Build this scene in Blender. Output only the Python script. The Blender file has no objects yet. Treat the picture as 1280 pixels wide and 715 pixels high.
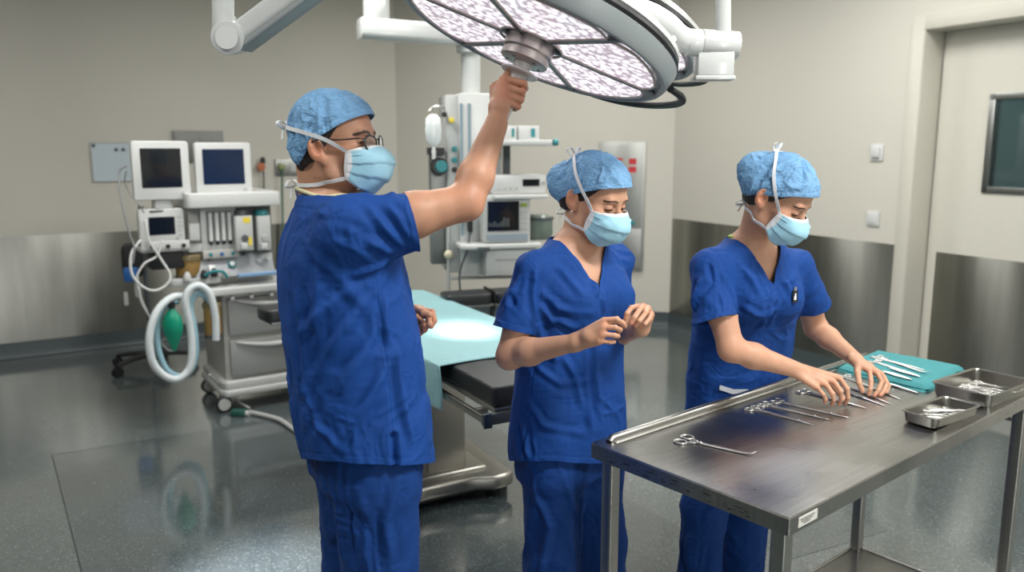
import bpy, math, random
import numpy as np
from mathutils import Vector, Matrix
random.seed(7)
COL = bpy.context.scene.collection
PI = math.pi
# ---------------------------------------------------------------- camera
FPX, CAMH, HOR = 1020.0, 1.68, 185.0
PITCH = math.atan((357.5 - HOR) / FPX)
CT, ST = math.cos(PITCH), math.sin(PITCH)
def ray(px, py):
    u = (px - 640) / FPX; v = (357.5 - py) / FPX
    return Vector((u, CT + v * ST, -ST + v * CT))
def at(px, py, Y):                       # point of the photo lying Y metres ahead
    d = ray(px, py); return Vector((0, 0, CAMH)) + d * (Y / d.y)
def atz(px, py, z):                      # point of the photo lying at height z
    d = ray(px, py); return Vector((0, 0, CAMH)) + d * ((z - CAMH) / d.z)
# ---------------------------------------------------------------- materials
MATS = {}
def mat(name, col, rough=.5, metal=0., var=.06, scale=18., bump=0., bscale=60., emit=None, estr=0., spec=.5,
        coat=0., trans=0., sss=0., stretch=None, attr=None, sheen=0., bdist=.01):
    if name in MATS: return MATS[name]
    m = bpy.data.materials.new(name); m.use_nodes = True
    nt = m.node_tree; N = nt.nodes; L = nt.links
    b = N['Principled BSDF']
    tc = N.new('ShaderNodeTexCoord'); mp = N.new('ShaderNodeMapping')
    L.new(tc.outputs['Object'], mp.inputs['Vector'])
    if stretch: mp.inputs['Scale'].default_value = stretch
    nz = N.new('ShaderNodeTexNoise'); nz.inputs['Scale'].default_value = scale; nz.inputs['Detail'].default_value = 5
    L.new(mp.outputs['Vector'], nz.inputs['Vector'])
    mx = N.new('ShaderNodeMix'); mx.data_type = 'RGBA'
    L.new(nz.outputs['Fac'], mx.inputs['Factor'])
    if attr:
        at_ = N.new('ShaderNodeAttribute'); at_.attribute_name = attr
        for i, f in ((6, 1 - var), (7, 1 + var)):
            mu = N.new('ShaderNodeMix'); mu.data_type = 'RGBA'; mu.blend_type = 'MULTIPLY'; mu.inputs['Factor'].default_value = 1
            L.new(at_.outputs['Color'], mu.inputs[6]); mu.inputs[7].default_value = (f, f, f, 1)
            L.new(mu.outputs[2], mx.inputs[i])
    else:
        mx.inputs[6].default_value = tuple(min(1, c * (1 - var)) for c in col) + (1,)
        mx.inputs[7].default_value = tuple(min(1, c * (1 + var)) for c in col) + (1,)
    L.new(mx.outputs[2], b.inputs['Base Color'])
    b.inputs['Roughness'].default_value = rough; b.inputs['Metallic'].default_value = metal
    b.inputs['Specular IOR Level'].default_value = spec; b.inputs['Coat Weight'].default_value = coat
    b.inputs['Transmission Weight'].default_value = trans
    if sss:
        b.inputs['Subsurface Weight'].default_value = sss; b.inputs['Subsurface Radius'].default_value = (.012, .004, .002)
        b.inputs['Subsurface Scale'].default_value = 1.0
    if sheen: b.inputs['Sheen Weight'].default_value = sheen
    if emit: b.inputs['Emission Color'].default_value = tuple(emit) + (1,); b.inputs['Emission Strength'].default_value = estr
    if bump:
        n2 = N.new('ShaderNodeTexNoise'); n2.inputs['Scale'].default_value = bscale; n2.inputs['Detail'].default_value = 4
        L.new(mp.outputs['Vector'], n2.inputs['Vector'])
        bp = N.new('ShaderNodeBump'); bp.inputs['Strength'].default_value = bump; bp.inputs['Distance'].default_value = bdist
        L.new(n2.outputs['Fac'], bp.inputs['Height']); L.new(bp.outputs['Normal'], b.inputs['Normal'])
    MATS[name] = m; return m
WHITE = mat('white_enamel', (.56, .57, .56), .3, var=.03)
GREYP = mat('grey_plastic', (.42, .43, .42), .4, var=.04)
DGREY = mat('dark_grey_plastic', (.07, .08, .085), .4)
LGREY = mat('light_grey_plastic', (.46, .47, .46), .35, var=.04)
BLACK = mat('black_rubber', (.012, .013, .014), .45)
BLKP = mat('black_vinyl_pad', (.018, .02, .022), .38, bump=.2, bscale=200)
CHROME = mat('instrument_steel', (.60, .595, .58), .3, 1., var=.08, scale=60)
STEEL = mat('brushed_steel', (.40, .395, .375), .3, 1., var=.12, scale=6, stretch=(1, 1, 18), bump=.05, bscale=40)
STEELD = mat('dull_steel', (.33, .335, .32), .42, 1., var=.1, scale=10)
TRAYM = mat('tray_steel', (.34, .335, .31), .3, 1., var=.1, scale=22)
SCREEN = mat('dark_screen', (.006, .008, .01), .12, var=.2, coat=.4)
SCREENB = mat('blue_black_screen', (.004, .014, .045), .15, var=.2, emit=(.004, .014, .04), estr=.15)
TEALP = mat('teal_plastic', (.02, .22, .24), .4)
BLUEP = mat('blue_plastic', (.02, .11, .36), .4)
GREENR = mat('green_rubber', (.005, .30, .18), .3, var=.12)
AMBER = mat('soda_lime_granules', (.33, .20, .06), .5, var=.3, scale=160)
YELLOW = mat('yellow_plastic', (.75, .58, .05), .4)
REDP = mat('red_print', (.5, .03, .035), .5)
TUBEW = mat('corrugated_hose', (.66, .72, .74), .3, var=.05)
TUBEB = mat('pale_blue_hose', (.36, .60, .70), .3, var=.05)
GLASSC = mat('clear_plastic', (.85, .88, .88), .08, trans=.85, var=.02)
# ---------------------------------------------------------------- mesh helper
class MB:
    def __init__(s, M=None): s.v = []; s.f = []; s.mi = []; s.M = M; s.cur = 0
    def _add(s, vs, fs):
        o = len(s.v)
        for p in vs:
            p = Vector(p); s.v.append(tuple(s.M @ p) if s.M is not None else tuple(p))
        for f in fs: s.f.append(tuple(o + i for i in f)); s.mi.append(s.cur)
        return s
    def box(s, x0, x1, y0, y1, z0, z1, M=None):
        vs = [(x, y, z) for x in (x0, x1) for y in (y0, y1) for z in (z0, z1)]
        if M is not None: vs = [M @ Vector(p) for p in vs]
        return s._add(vs, [(0, 1, 3, 2), (4, 6, 7, 5), (0, 4, 5, 1), (2, 3, 7, 6), (0, 2, 6, 4), (1, 5, 7, 3)])
    def rbox(s, x0, x1, y0, y1, z0, z1, r=.02, seg=4, ax='z', M=None):
        """box whose four edges along one axis are rounded"""
        pts = []
        a0, a1, b0, b1 = {'z': (x0, x1, y0, y1), 'y': (x0, x1, z0, z1), 'x': (y0, y1, z0, z1)}[ax]
        for (cx, cy, a) in ((a1 - r, b1 - r, 0), (a0 + r, b1 - r, 90), (a0 + r, b0 + r, 180), (a1 - r, b0 + r, 270)):
            for k in range(seg + 1):
                t = math.radians(a + 90 * k / seg); pts.append((cx + r * math.cos(t), cy + r * math.sin(t)))
        lo, hi = {'z': (z0, z1), 'y': (y0, y1), 'x': (x0, x1)}[ax]
        def P(p, h): return {'z': (p[0], p[1], h), 'y': (p[0], h, p[1]), 'x': (h, p[0], p[1])}[ax]
        vs = [P(p, lo) for p in pts] + [P(p, hi) for p in pts]
        if M is not None: vs = [M @ Vector(p) for p in vs]
        n = len(pts)
        fs = [tuple(range(n))[::-1], tuple(range(n, 2 * n))] + [(i, (i + 1) % n, n + (i + 1) % n, n + i) for i in range(n)]
        return s._add(vs, fs)
    def prism(s, pts, z0, z1, M=None):
        n = len(pts); vs = [(p[0], p[1], z0) for p in pts] + [(p[0], p[1], z1) for p in pts]
        if M is not None: vs = [M @ Vector(p) for p in vs]
        fs = [tuple(range(n))[::-1], tuple(range(n, 2 * n))] + [(i, (i + 1) % n, n + (i + 1) % n, n + i) for i in range(n)]
        return s._add(vs, fs)
    def lathe(s, prof, M=None, n=32, ang=2 * PI):
        full = abs(ang - 2 * PI) < 1e-6; m = n if full else n + 1
        vs = []
        for k in range(m):
            a = ang * k / n
            for r, z in prof: vs.append((r * math.cos(a), r * math.sin(a), z))
        if M is not None: vs = [M @ Vector(p) for p in vs]
        P = len(prof); fs = []
        for k in range(n):
            k2 = (k + 1) % m
            for j in range(P - 1): fs.append((k * P + j, k2 * P + j, k2 * P + j + 1, k * P + j + 1))
        return s._add(vs, fs)
    def cyl(s, p0, p1, r0, r1=None, n=20):
        p0 = Vector(p0); p1 = Vector(p1); r1 = r0 if r1 is None else r1
        return s.tube([p0, p1], [r0, r1], n)
    def tube(s, pts, r, n=12, flat=None, up=None, close=False):
        pts = [Vector(p) for p in pts]; m = len(pts)
        rs = list(r) if hasattr(r, '__len__') else [r] * m
        T = []
        for i in range(m):
            a = pts[(i + 1) % m] if (close or i < m - 1) else pts[i]
            b = pts[(i - 1) % m] if (close or i > 0) else pts[i]
            d = a - b; T.append(d.normalized() if d.length > 1e-9 else Vector((0, 0, 1)))
        N = (up.copy() if up is not None else Vector((0, 0, 1)))
        if abs(N.dot(T[0])) > .95: N = Vector((1, 0, 0))
        vs = []
        for i in range(m):
            if up is not None: N = up.copy()
            N = (N - T[i] * N.dot(T[i])); N = N.normalized() if N.length > 1e-6 else T[i].orthogonal().normalized()
            B = T[i].cross(N)
            for k in range(n):
                a = 2 * PI * k / n; c = math.cos(a); sn = math.sin(a)
                if flat: vs.append(pts[i] + N * (c * rs[i] * flat) + B * (sn * rs[i]))
                else: vs.append(pts[i] + N * (c * rs[i]) + B * (sn * rs[i]))
        fs = []
        for i in range(m if close else m - 1):
            j = (i + 1) % m
            for k in range(n): fs.append((i * n + k, i * n + (k + 1) % n, j * n + (k + 1) % n, j * n + k))
        if not close:
            fs.append(tuple(range(n))[::-1]); fs.append(tuple((m - 1) * n + k for k in range(n)))
        return s._add(vs, fs)
    def ell(s, c, r, M=None, n=20, m=12):
        c = Vector(c); r = (r, r, r) if not hasattr(r, '__len__') else r
        vs = [(0, 0, -1)]; 
        for i in range(1, m):
            t = -PI / 2 + PI * i / m
            for k in range(n): a = 2 * PI * k / n; vs.append((math.cos(t) * math.cos(a), math.cos(t) * math.sin(a), math.sin(t)))
        vs.append((0, 0, 1))
        vs = [Vector((p[0] * r[0], p[1] * r[1], p[2] * r[2])) for p in vs]
        vs = [c + ((M @ p) if M is not None else p) for p in vs]
        fs = [(0, 1 + (k + 1) % n, 1 + k) for k in range(n)]
        for i in range(m - 2):
            for k in range(n): a = 1 + i * n; fs.append((a + k, a + (k + 1) % n, a + n + (k + 1) % n, a + n + k))
        e = 1 + (m - 2) * n; fs += [(e + k, e + (k + 1) % n, len(vs) - 1) for k in range(n)]
        return s._add(vs, fs)
    def build(s, name, m, parent=None, bevel=0., seg=2, sharp=35, smooth=True):
        me = bpy.data.meshes.new(name); me.from_pydata(s.v, [], s.f)
        for mm in (m if isinstance(m, (list, tuple)) else [m]): me.materials.append(mm)
        me.polygons.foreach_set('material_index', s.mi)
        import bmesh
        bm = bmesh.new(); bm.from_mesh(me); bmesh.ops.recalc_face_normals(bm, faces=bm.faces)
        if bevel:
            ed = [e for e in bm.edges if len(e.link_faces) == 2 and e.calc_face_angle(0) > .6]
            bmesh.ops.bevel(bm, geom=ed, offset=bevel, segments=seg, profile=.5, affect='EDGES', clamp_overlap=True)
        bm.to_mesh(me); bm.free()
        if smooth:
            me.polygons.foreach_set('use_smooth', [True] * len(me.polygons)); me.set_sharp_from_angle(angle=math.radians(sharp))
        o = bpy.data.objects.new(name, me); COL.objects.link(o)
        if parent is not None: o.parent = parent
        return o
def tag(o, label=None, cat=None, group=None, kind=None):
    if label: o['label'] = label
    if cat: o['category'] = cat
    if group: o['group'] = group
    if kind: o['kind'] = kind
    return o
def thing(name, label, cat, loc=(0, 0, 0), rz=0., group=None, M=None):
    o = bpy.data.objects.new(name, None); COL.objects.link(o); o.empty_display_size = .1
    o.location = loc; o.rotation_euler = (0, 0, rz)
    if M is not None: o.matrix_world = M
    return tag(o, label, cat, group)
def lift(o, loc, rz=0.):
    o.location = loc; o.rotation_euler = (0, 0, rz); return o
def copy_tree(o, parent=None):
    c = o.copy(); COL.objects.link(c)
    if parent is not None: c.parent = parent
    for ch in [x for x in bpy.data.objects if x.parent == o]: copy_tree(ch, c)
    return c
def spline(pts, n=8, close=False):
    P = [Vector(p) for p in pts]; out = []; m = len(P)
    rng = range(m if close else m - 1)
    for i in rng:
        if close: p0, p1, p2, p3 = P[(i - 1) % m], P[i], P[(i + 1) % m], P[(i + 2) % m]
        else: p0, p1, p2, p3 = P[max(i - 1, 0)], P[i], P[i + 1], P[min(i + 2, m - 1)]
        for k in range(n):
            t = k / n
            out.append(.5 * ((2 * p1) + (p2 - p0) * t + (2 * p0 - 5 * p1 + 4 * p2 - p3) * t * t + (3 * p1 - p0 - 3 * p2 + p3) * t ** 3))
    if not close: out.append(P[-1])
    return out
def rotz(a): return Matrix.Rotation(a, 4, 'Z')
def frame_z(o, zdir, xhint=(1, 0, 0)):
    z = Vector(zdir).normalized(); x = Vector(xhint); x = (x - z * x.dot(z)).normalized(); y = z.cross(x)
    M = Matrix(((x.x, y.x, z.x, o[0]), (x.y, y.y, z.y, o[1]), (x.z, y.z, z.z, o[2]), (0, 0, 0, 1))); return M
# ---------------------------------------------------------------- room
def plane_mat_wall(): return mat('painted_wall', (.54, .525, .465), .55, var=.025, scale=1.2, bump=.02, bscale=90)
WALLM = plane_mat_wall()
def floor_mat():
    m = bpy.data.materials.new('speckled_vinyl'); m.use_nodes = True; nt = m.node_tree; N = nt.nodes; L = nt.links; b = N['Principled BSDF']
    tc = N.new('ShaderNodeTexCoord')
    def noise(sc, det=3, rough=.5):
        n = N.new('ShaderNodeTexNoise'); n.inputs['Scale'].default_value = sc; n.inputs['Detail'].default_value = det; n.inputs['Roughness'].default_value = rough
        L.new(tc.outputs['Object'], n.inputs['Vector']); return n
    def ramp(src, stops):
        r = N.new('ShaderNodeValToRGB'); e = r.color_ramp.elements
        e[0].position, e[0].color = stops[0][0], stops[0][1] + (1,); e[1].position, e[1].color = stops[1][0], stops[1][1] + (1,)
        for p, c in stops[2:]: q = e.new(p); q.color = c + (1,)
        L.new(src, r.inputs['Fac']); return r
    chips = N.new('ShaderNodeTexVoronoi'); chips.inputs['Scale'].default_value = 190; L.new(tc.outputs['Object'], chips.inputs['Vector'])
    sep = N.new('ShaderNodeSeparateColor'); L.new(chips.outputs['Color'], sep.inputs['Color'])
    base = ramp(sep.outputs['Red'], [(0, (.058, .074, .078)), (.5, (.086, .106, .110)), (.86, (.108, .132, .136)), (.95, (.15, .18, .185)), (1., (.22, .26, .26))])
    big = noise(1.1, 4); sh = ramp(big.outputs['Fac'], [(.3, (.78, .80, .80)), (.7, (1.15, 1.12, 1.1))])
    mu = N.new('ShaderNodeMix'); mu.data_type = 'RGBA'; mu.blend_type = 'MULTIPLY'; mu.inputs['Factor'].default_value = 1
    L.new(base.outputs['Color'], mu.inputs[6]); L.new(sh.outputs['Color'], mu.inputs[7]); L.new(mu.outputs[2], b.inputs['Base Color'])
    wet = noise(2.3, 4, .6); rr = ramp(wet.outputs['Fac'], [(.35, (.10, .10, .10)), (.65, (.24, .24, .24))])
    L.new(rr.outputs['Color'], b.inputs['Roughness'])
    b.inputs['Specular IOR Level'].default_value = .6; b.inputs['Coat Weight'].default_value = .8; b.inputs['Coat IOR'].default_value = 1.75; b.inputs['Coat Roughness'].default_value = .09
    n2 = noise(5, 4); bp = N.new('ShaderNodeBump'); bp.inputs['Strength'].default_value = .06; bp.inputs['Distance'].default_value = .02
    L.new(n2.outputs['Fac'], bp.inputs['Height']); L.new(bp.outputs['Normal'], b.inputs['Normal'])
    return m
FLOORM = floor_mat()
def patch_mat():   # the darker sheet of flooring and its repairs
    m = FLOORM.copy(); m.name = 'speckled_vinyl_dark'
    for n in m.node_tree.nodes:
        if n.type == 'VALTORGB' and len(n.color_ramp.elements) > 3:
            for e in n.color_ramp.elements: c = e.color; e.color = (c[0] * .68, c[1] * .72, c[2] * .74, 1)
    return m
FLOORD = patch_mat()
COVEM = mat('dark_vinyl_cove', (.055, .072, .078), .4, var=.1)
def panel_mat():
    m = bpy.data.materials.new('wall_protection_steel'); m.use_nodes = True; nt = m.node_tree; N = nt.nodes; L = nt.links; b = N['Principled BSDF']
    tc = N.new('ShaderNodeTexCoord'); mp = N.new('ShaderNodeMapping'); mp.inputs['Scale'].default_value = (2.2, 2.2, .25)
    L.new(tc.outputs['Object'], mp.inputs['Vector'])
    n = N.new('ShaderNodeTexNoise'); n.inputs['Scale'].default_value = 3; n.inputs['Detail'].default_value = 6; L.new(mp.outputs['Vector'], n.inputs['Vector'])
    r = N.new('ShaderNodeValToRGB'); e = r.color_ramp.elements; e[0].position = .3; e[0].color = (.235, .235, .215, 1); e[1].position = .75; e[1].color = (.35, .35, .32, 1)
    L.new(n.outputs['Fac'], r.inputs['Fac']); L.new(r.outputs['Color'], b.inputs['Base Color'])
    b.inputs['Metallic'].default_value = 1; b.inputs['Roughness'].default_value = .34; b.inputs['Anisotropic'].default_value = 1.0
    tg = N.new('ShaderNodeCombineXYZ'); tg.inputs[2].default_value = 1; L.new(tg.outputs[0], b.inputs['Tangent'])
    m2 = N.new('ShaderNodeMapping'); m2.inputs['Scale'].default_value = (1.3, 1.3, .04); L.new(tc.outputs['Object'], m2.inputs['Vector'])
    n2 = N.new('ShaderNodeTexNoise'); n2.inputs['Scale'].default_value = 2.2; L.new(m2.outputs['Vector'], n2.inputs['Vector'])
    bp = N.new('ShaderNodeBump'); bp.inputs['Strength'].default_value = .07; bp.inputs['Distance'].default_value = .05
    L.new(n2.outputs['Fac'], bp.inputs['Height']); L.new(bp.outputs['Normal'], b.inputs['Normal'])
    return m
PANELM = panel_mat()
HC = 3.2
A0 = Vector((-4.11, 6.37, 0)); DL = Vector((.84, .5426, 0)).normalized()
K1 = Vector((-1.15, 8.27, 0)); K2 = Vector((1.50, 7.66, 0)); DR = Vector((.4636, -.886, 0)).normalized()
DM = (K2 - K1).normalized(); DL = (K1 - A0).normalized()
LEFT0 = A0 - DL * 3.2
RIGHT1 = K2 + DR * 6.2
NL = Vector((-DL.y, DL.x, 0)); NM = Vector((-DM.y, DM.x, 0)); NR = Vector((-DR.y, DR.x, 0))   # pointing out of the room
def wallM(o, d, n):  # local x along wall, y into the wall, z up
    return Matrix(((d.x, n.x, 0, o.x), (d.y, n.y, 0, o.y), (0, 0, 1, 0), (0, 0, 0, 1)))
ML = wallM(A0, DL, NL); MM = wallM(K1, DM, NM); MR = wallM(K2, DR, NR)
def onwall(px, py, M, off=0.):
    """pixel -> (s along the wall, height)"""
    d = ray(px, py); Mi = M.inverted(); o = Mi @ Vector((0, 0, CAMH)); q = Mi.to_3x3() @ d
    t = (off - o.y) / q.y; p = o + q * t; return p.x, p.z
def struct(o): o['kind'] = 'structure'; return o
LM = (K1 - A0).length; MMl = (K2 - K1).length
struct(MB(ML).box(-3.2, LM + .1, 0, .15, 0, HC).build('wall_left', WALLM))
struct(MB(MM).box(-.05, MMl + .05, 0, .15, 0, HC).build('wall_back', WALLM))
DS0 = onwall(1145, 185, MR)[0]; DTOP = 2.43; DW = 1.6; REC = .19
w = MB(MR); w.box(-.1, DS0, 0, .3, 0, HC); w.box(DS0 + DW, 6.2, 0, .3, 0, HC); w.box(DS0, DS0 + DW, 0, .3, DTOP, HC)
struct(w.build('wall_right', WALLM))
fl = [tuple(x) for x in (LEFT0 + NL * .1, K1 + (NL + NM) * .1, K2 + (NM + NR) * .1, RIGHT1 + NR * .1, Vector((RIGHT1.x + .1, -2.6, 0)), Vector((LEFT0.x - .1, -2.6, 0)))]
def poly(name, z, m, th=.05):
    b = MB(); b.prism([(p[0], p[1]) for p in fl], z - th, z); return struct(b.build(name, m))
poly('floor', 0, FLOORM); poly('ceiling', HC + .08, WALLM, .08)
b = MB(); b.box(LEFT0.x - .2, RIGHT1.x + .2, -2.7, -2.55, 0, HC); struct(b.build('wall_front', mat('dark_green_grey_wall', (.13, .15, .14), .5)))
b = MB(); b.box(LEFT0.x - .2, LEFT0.x - .05, -2.6, LEFT0.y, 0, HC); struct(b.build('wall_far_left', WALLM))
b = MB(); b.box(RIGHT1.x + .05, RIGHT1.x + .2, -2.6, RIGHT1.y, 0, HC); struct(b.build('wall_far_right', WALLM))
# coved vinyl skirting
def cove(name, M, s0, s1):
    b = MB(M); pr = [(0, 0), (-.035, 0), (-.018, .006), (-.009, .02), (-.006, .05), (-.006, .13), (0, .13)]
    n = len(pr); vs = [(s, y, z) for s in (s0, s1) for (y, z) in pr]
    b._add(vs, [tuple(range(n)), tuple(range(2 * n - 1, n - 1, -1))] + [(i, (i + 1) % n, n + (i + 1) % n, n + i) for i in range(n)])
    return struct(b.build(name, COVEM))
cove('baseboard_left', ML, -3.2, LM); cove('baseboard_back', MM, 0, MMl); cove('baseboard_right', MR, 0, DS0 - .12)
# steel wall protection
def wpan(name, M, s0, s1, z0, z1, off=0.):
    b = MB(M); b.box(s0, s1, off - .006, off + .0, z0, z1); return struct(b.build(name, PANELM, bevel=.0015))
sl1 = onwall(345, 300, ML)[0]
wpan('trim_1', ML, -3.2, sl1 + .15, .13, .985)
sr = onwall(1118, 306, MR)[0]
wpan('trim_2', MR, .02, sr, .13, 1.03)
# doorway: frame, reveal and leaf
b = MB(MR)
b.box(DS0 - .09, DS0, -.012, .06, 0, DTOP + .09); b.box(DS0, DS0 + DW, -.012, .06, DTOP, DTOP + .09); b.box(DS0 + DW, DS0 + DW + .09, -.012, .06, 0, DTOP + .09)
b.box(DS0 - .012, DS0 + .004, -.006, REC + .03, 0, DTOP); b.box(DS0, DS0 + DW, -.006, REC + .03, DTOP - .004, DTOP + .012)
struct(b.build('door_1_frame', mat('frame_paint', (.52, .505, .44), .4, var=.03), bevel=.002))
leafm = mat('door_laminate', (.56, .545, .48), .38, var=.03)
ws0, wz1 = onwall(1240, 118, MR, REC); ws0b, wz0 = onwall(1231, 240, MR, REC)
dl = MB(MR); a, c = DS0 + .012, DS0 + DW
W1 = ws0 + .62
dl.box(a, ws0, REC, REC + .05, .01, DTOP - .006); dl.box(W1, c, REC, REC + .05, .01, DTOP - .006)
dl.box(ws0, W1, REC, REC + .05, .01, wz0); dl.box(ws0, W1, REC, REC + .05, wz1, DTOP - .006)
door = struct(dl.build('door_1', leafm))
lp = onwall(1171, 314, MR, REC)[0]
b = MB(MR); b.box(lp, c - .04, REC - .005, REC, .12, .99); o = struct(b.build('kick_panel', PANELM, bevel=.0015)); o.parent = door
wf = MB(MR); t = .035
wf.box(ws0 - .005, W1, REC - .012, REC + .055, wz1 - t, wz1 + .005); wf.box(ws0 - .005, W1, REC - .012, REC + .055, wz0 - .005, wz0 + t)
wf.box(ws0 - .005, ws0 + t, REC - .012, REC + .055, wz0, wz1); wf.box(W1 - t, W1, REC - .012, REC + .055, wz0, wz1)
wfo = struct(wf.build('window_1', mat('window_frame_metal', (.30, .31, .30), .35, 1.), bevel=.002))
b = MB(MR); b.box(ws0 + t - .005, W1 - t + .005, REC + .01, REC + .016, wz0 + t - .005, wz1 - t + .005)
g = struct(b.build('window_1_glass', mat('tinted_glass', (.30, .42, .42), .03, trans=.95, var=.02))); g.parent = wfo
# the room seen through the door window
b = MB(MR); b.box(DS0 - .5, DS0 + DW + 1.2, 2.6, 2.7, 0, HC); b.box(DS0 - .6, DS0 - .5, .3, 2.7, 0, HC); b.box(DS0 + DW + 1.2, DS0 + DW + 1.3, .3, 2.7, 0, HC)
b.box(DS0 - .6, DS0 + DW + 1.3, .3, 2.7, HC, HC + .05); b.box(DS0 - .6, DS0 + DW + 1.3, .3, 2.7, -.05, 0)
struct(b.build('wall_corridor', mat('corridor_paint', (.25, .32, .32), .6)))
cabm = thing('supply_cupboard', 'dim grey shelved cupboard seen through the door window', 'cupboard', MR @ Vector((ws0 + 1.05, 1.95, 0)), math.atan2(DR.y, DR.x))
b = MB(); b.box(-.6, .6, .2, .24, 0, 2.1); b.box(-.6, -.56, -.2, .24, 0, 2.1); b.box(.56, .6, -.2, .24, 0, 2.1); b.box(-.6, .6, -.2, .24, 2.06, 2.1); b.build('carcass', GREYP, cabm, bevel=.003)
for z in (.5, .95, 1.35, 1.72):
    MB().box(-.56, .56, -.18, .2, z, z + .025).build('shelf', LGREY, cabm)
bcols = [DGREY, TEALP, WHITE, GREYP]
for i, (x, z, w_, h_) in enumerate(((-.4, 1.375, .2, .18), (-.1, 1.375, .25, .24), (.25, 1.375, .22, .16), (-.25, 1.745, .3, .2), (.2, 1.745, .24, .25))):
    bb = MB().box(-w_ / 2, w_ / 2, -.12, .12, 0, h_).box(-w_ / 2 - .004, w_ / 2 + .004, -.124, .124, h_ - .03, h_ + .004)
    o = bb.build('storage_box', bcols[i % 4], None, bevel=.003)
    o.matrix_world = cabm.matrix_basis @ Matrix.Translation((x, 0, z))
    tag(o, ['dark box in the cupboard behind the door window, lower shelf left', 'teal box in the cupboard behind the door window, lower shelf middle', 'white box in the cupboard behind the door window, lower shelf right',
            'grey box in the cupboard behind the door window, upper shelf left', 'dark box in the cupboard behind the door window, upper shelf right'][i], 'box', 'boxes in the cupboard behind the door')
# floor: darker sheet and seams
FZ = .0015
def flp(px, py): p = atz(px, py, 0); return (p.x, p.y)
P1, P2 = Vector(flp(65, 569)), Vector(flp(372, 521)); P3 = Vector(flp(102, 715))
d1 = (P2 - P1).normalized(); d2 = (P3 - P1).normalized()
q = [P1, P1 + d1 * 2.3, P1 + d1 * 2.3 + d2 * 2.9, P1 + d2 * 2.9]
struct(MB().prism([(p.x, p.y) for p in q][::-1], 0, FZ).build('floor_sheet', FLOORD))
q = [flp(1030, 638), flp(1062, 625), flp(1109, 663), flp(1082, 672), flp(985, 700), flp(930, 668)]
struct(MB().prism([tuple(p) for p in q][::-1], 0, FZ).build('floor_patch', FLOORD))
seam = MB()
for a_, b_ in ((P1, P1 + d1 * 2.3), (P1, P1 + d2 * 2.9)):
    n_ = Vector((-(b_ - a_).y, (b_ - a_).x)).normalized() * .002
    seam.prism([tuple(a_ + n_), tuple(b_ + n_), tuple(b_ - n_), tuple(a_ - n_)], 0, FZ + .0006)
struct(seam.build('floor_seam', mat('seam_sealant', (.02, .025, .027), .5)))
# ---------------------------------------------------------------- steel instrument table
TZ = .90
C0 = atz(987.2, 648, TZ); C1 = atz(741, 550.7, TZ)
TL = Vector((.768, .64, 0)).normalized(); TP = Vector((-TL.y, TL.x, 0)); TRZ = math.atan2(TL.y, TL.x); TW = .597; TLEN = 1.5
tab = thing('instrument_table', 'long brushed stainless steel work table with lower shelf, instruments laid out on it', 'table', (C0.x, C0.y, 0), TRZ)
def tab_steel():
    m = bpy.data.materials.new('table_top_steel'); m.use_nodes = True; nt = m.node_tree; N = nt.nodes; L = nt.links; b = N['Principled BSDF']
    tc = N.new('ShaderNodeTexCoord'); mp = N.new('ShaderNodeMapping'); mp.inputs['Scale'].default_value = (2, 26, 1); mp.inputs['Rotation'].default_value = (0, 0, .12)
    L.new(tc.outputs['Object'], mp.inputs['Vector'])
    n = N.new('ShaderNodeTexNoise'); n.inputs['Scale'].default_value = 3; n.inputs['Detail'].default_value = 3; L.new(mp.outputs['Vector'], n.inputs['Vector'])
    n2 = N.new('ShaderNodeTexNoise'); n2.inputs['Scale'].default_value = 3.5; n2.inputs['Detail'].default_value = 1.5; L.new(tc.outputs['Object'], n2.inputs['Vector'])
    ad = N.new('ShaderNodeMath'); ad.operation = 'MULTIPLY_ADD'; ad.inputs[1].default_value = .45; L.new(n.outputs['Fac'], ad.inputs[0])
    m3 = N.new('ShaderNodeMath'); m3.operation = 'MULTIPLY'; m3.inputs[1].default_value = .55; L.new(n2.outputs['Fac'], m3.inputs[0]); L.new(m3.outputs[0], ad.inputs[2])
    r = N.new('ShaderNodeValToRGB'); e = r.color_ramp.elements; e[0].position = .3; e[0].color = (.27, .27, .26, 1); e[1].position = .72; e[1].color = (.42, .415, .40, 1)
    L.new(ad.outputs[0], r.inputs['Fac']); L.new(r.outputs['Color'], b.inputs['Base Color'])
    r2 = N.new('ShaderNodeValToRGB'); e = r2.color_ramp.elements; e[0].position = .3; e[0].color = (.25,) * 3 + (1,); e[1].position = .7; e[1].color = (.31,) * 3 + (1,)
    L.new(n2.outputs['Fac'], r2.inputs['Fac']); L.new(r2.outputs['Color'], b.inputs['Roughness'])
    b.inputs['Metallic'].default_value = 1
    bp = N.new('ShaderNodeBump'); bp.inputs['Strength'].default_value = .06; bp.inputs['Distance'].default_value = .002
    L.new(n.outputs['Fac'], bp.inputs['Height']); L.new(bp.outputs['Normal'], b.inputs['Normal'])
    return m
TSTEEL = tab_steel()
b = MB(); rim = .043; dp = .0055
def ringquad(b, o, i, zo, zi):
    vs = [(p[0], p[1], zo) for p in o] + [(p[0], p[1], zi) for p in i]
    b._add(vs, [(k, (k + 1) % len(o), len(o) + (k + 1) % len(o), len(o) + k) for k in range(len(o))])
def rr(x0, x1, y0, y1, r, n=5):
    pts = []
    for (cx, cy, a) in ((x1 - r, y1 - r, 0), (x0 + r, y1 - r, 90), (x0 + r, y0 + r, 180), (x1 - r, y0 + r, 270)):
        for k in range(n + 1): t = math.radians(a + 90 * k / n); pts.append((cx + r * math.cos(t), cy + r * math.sin(t)))
    return pts
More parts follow.
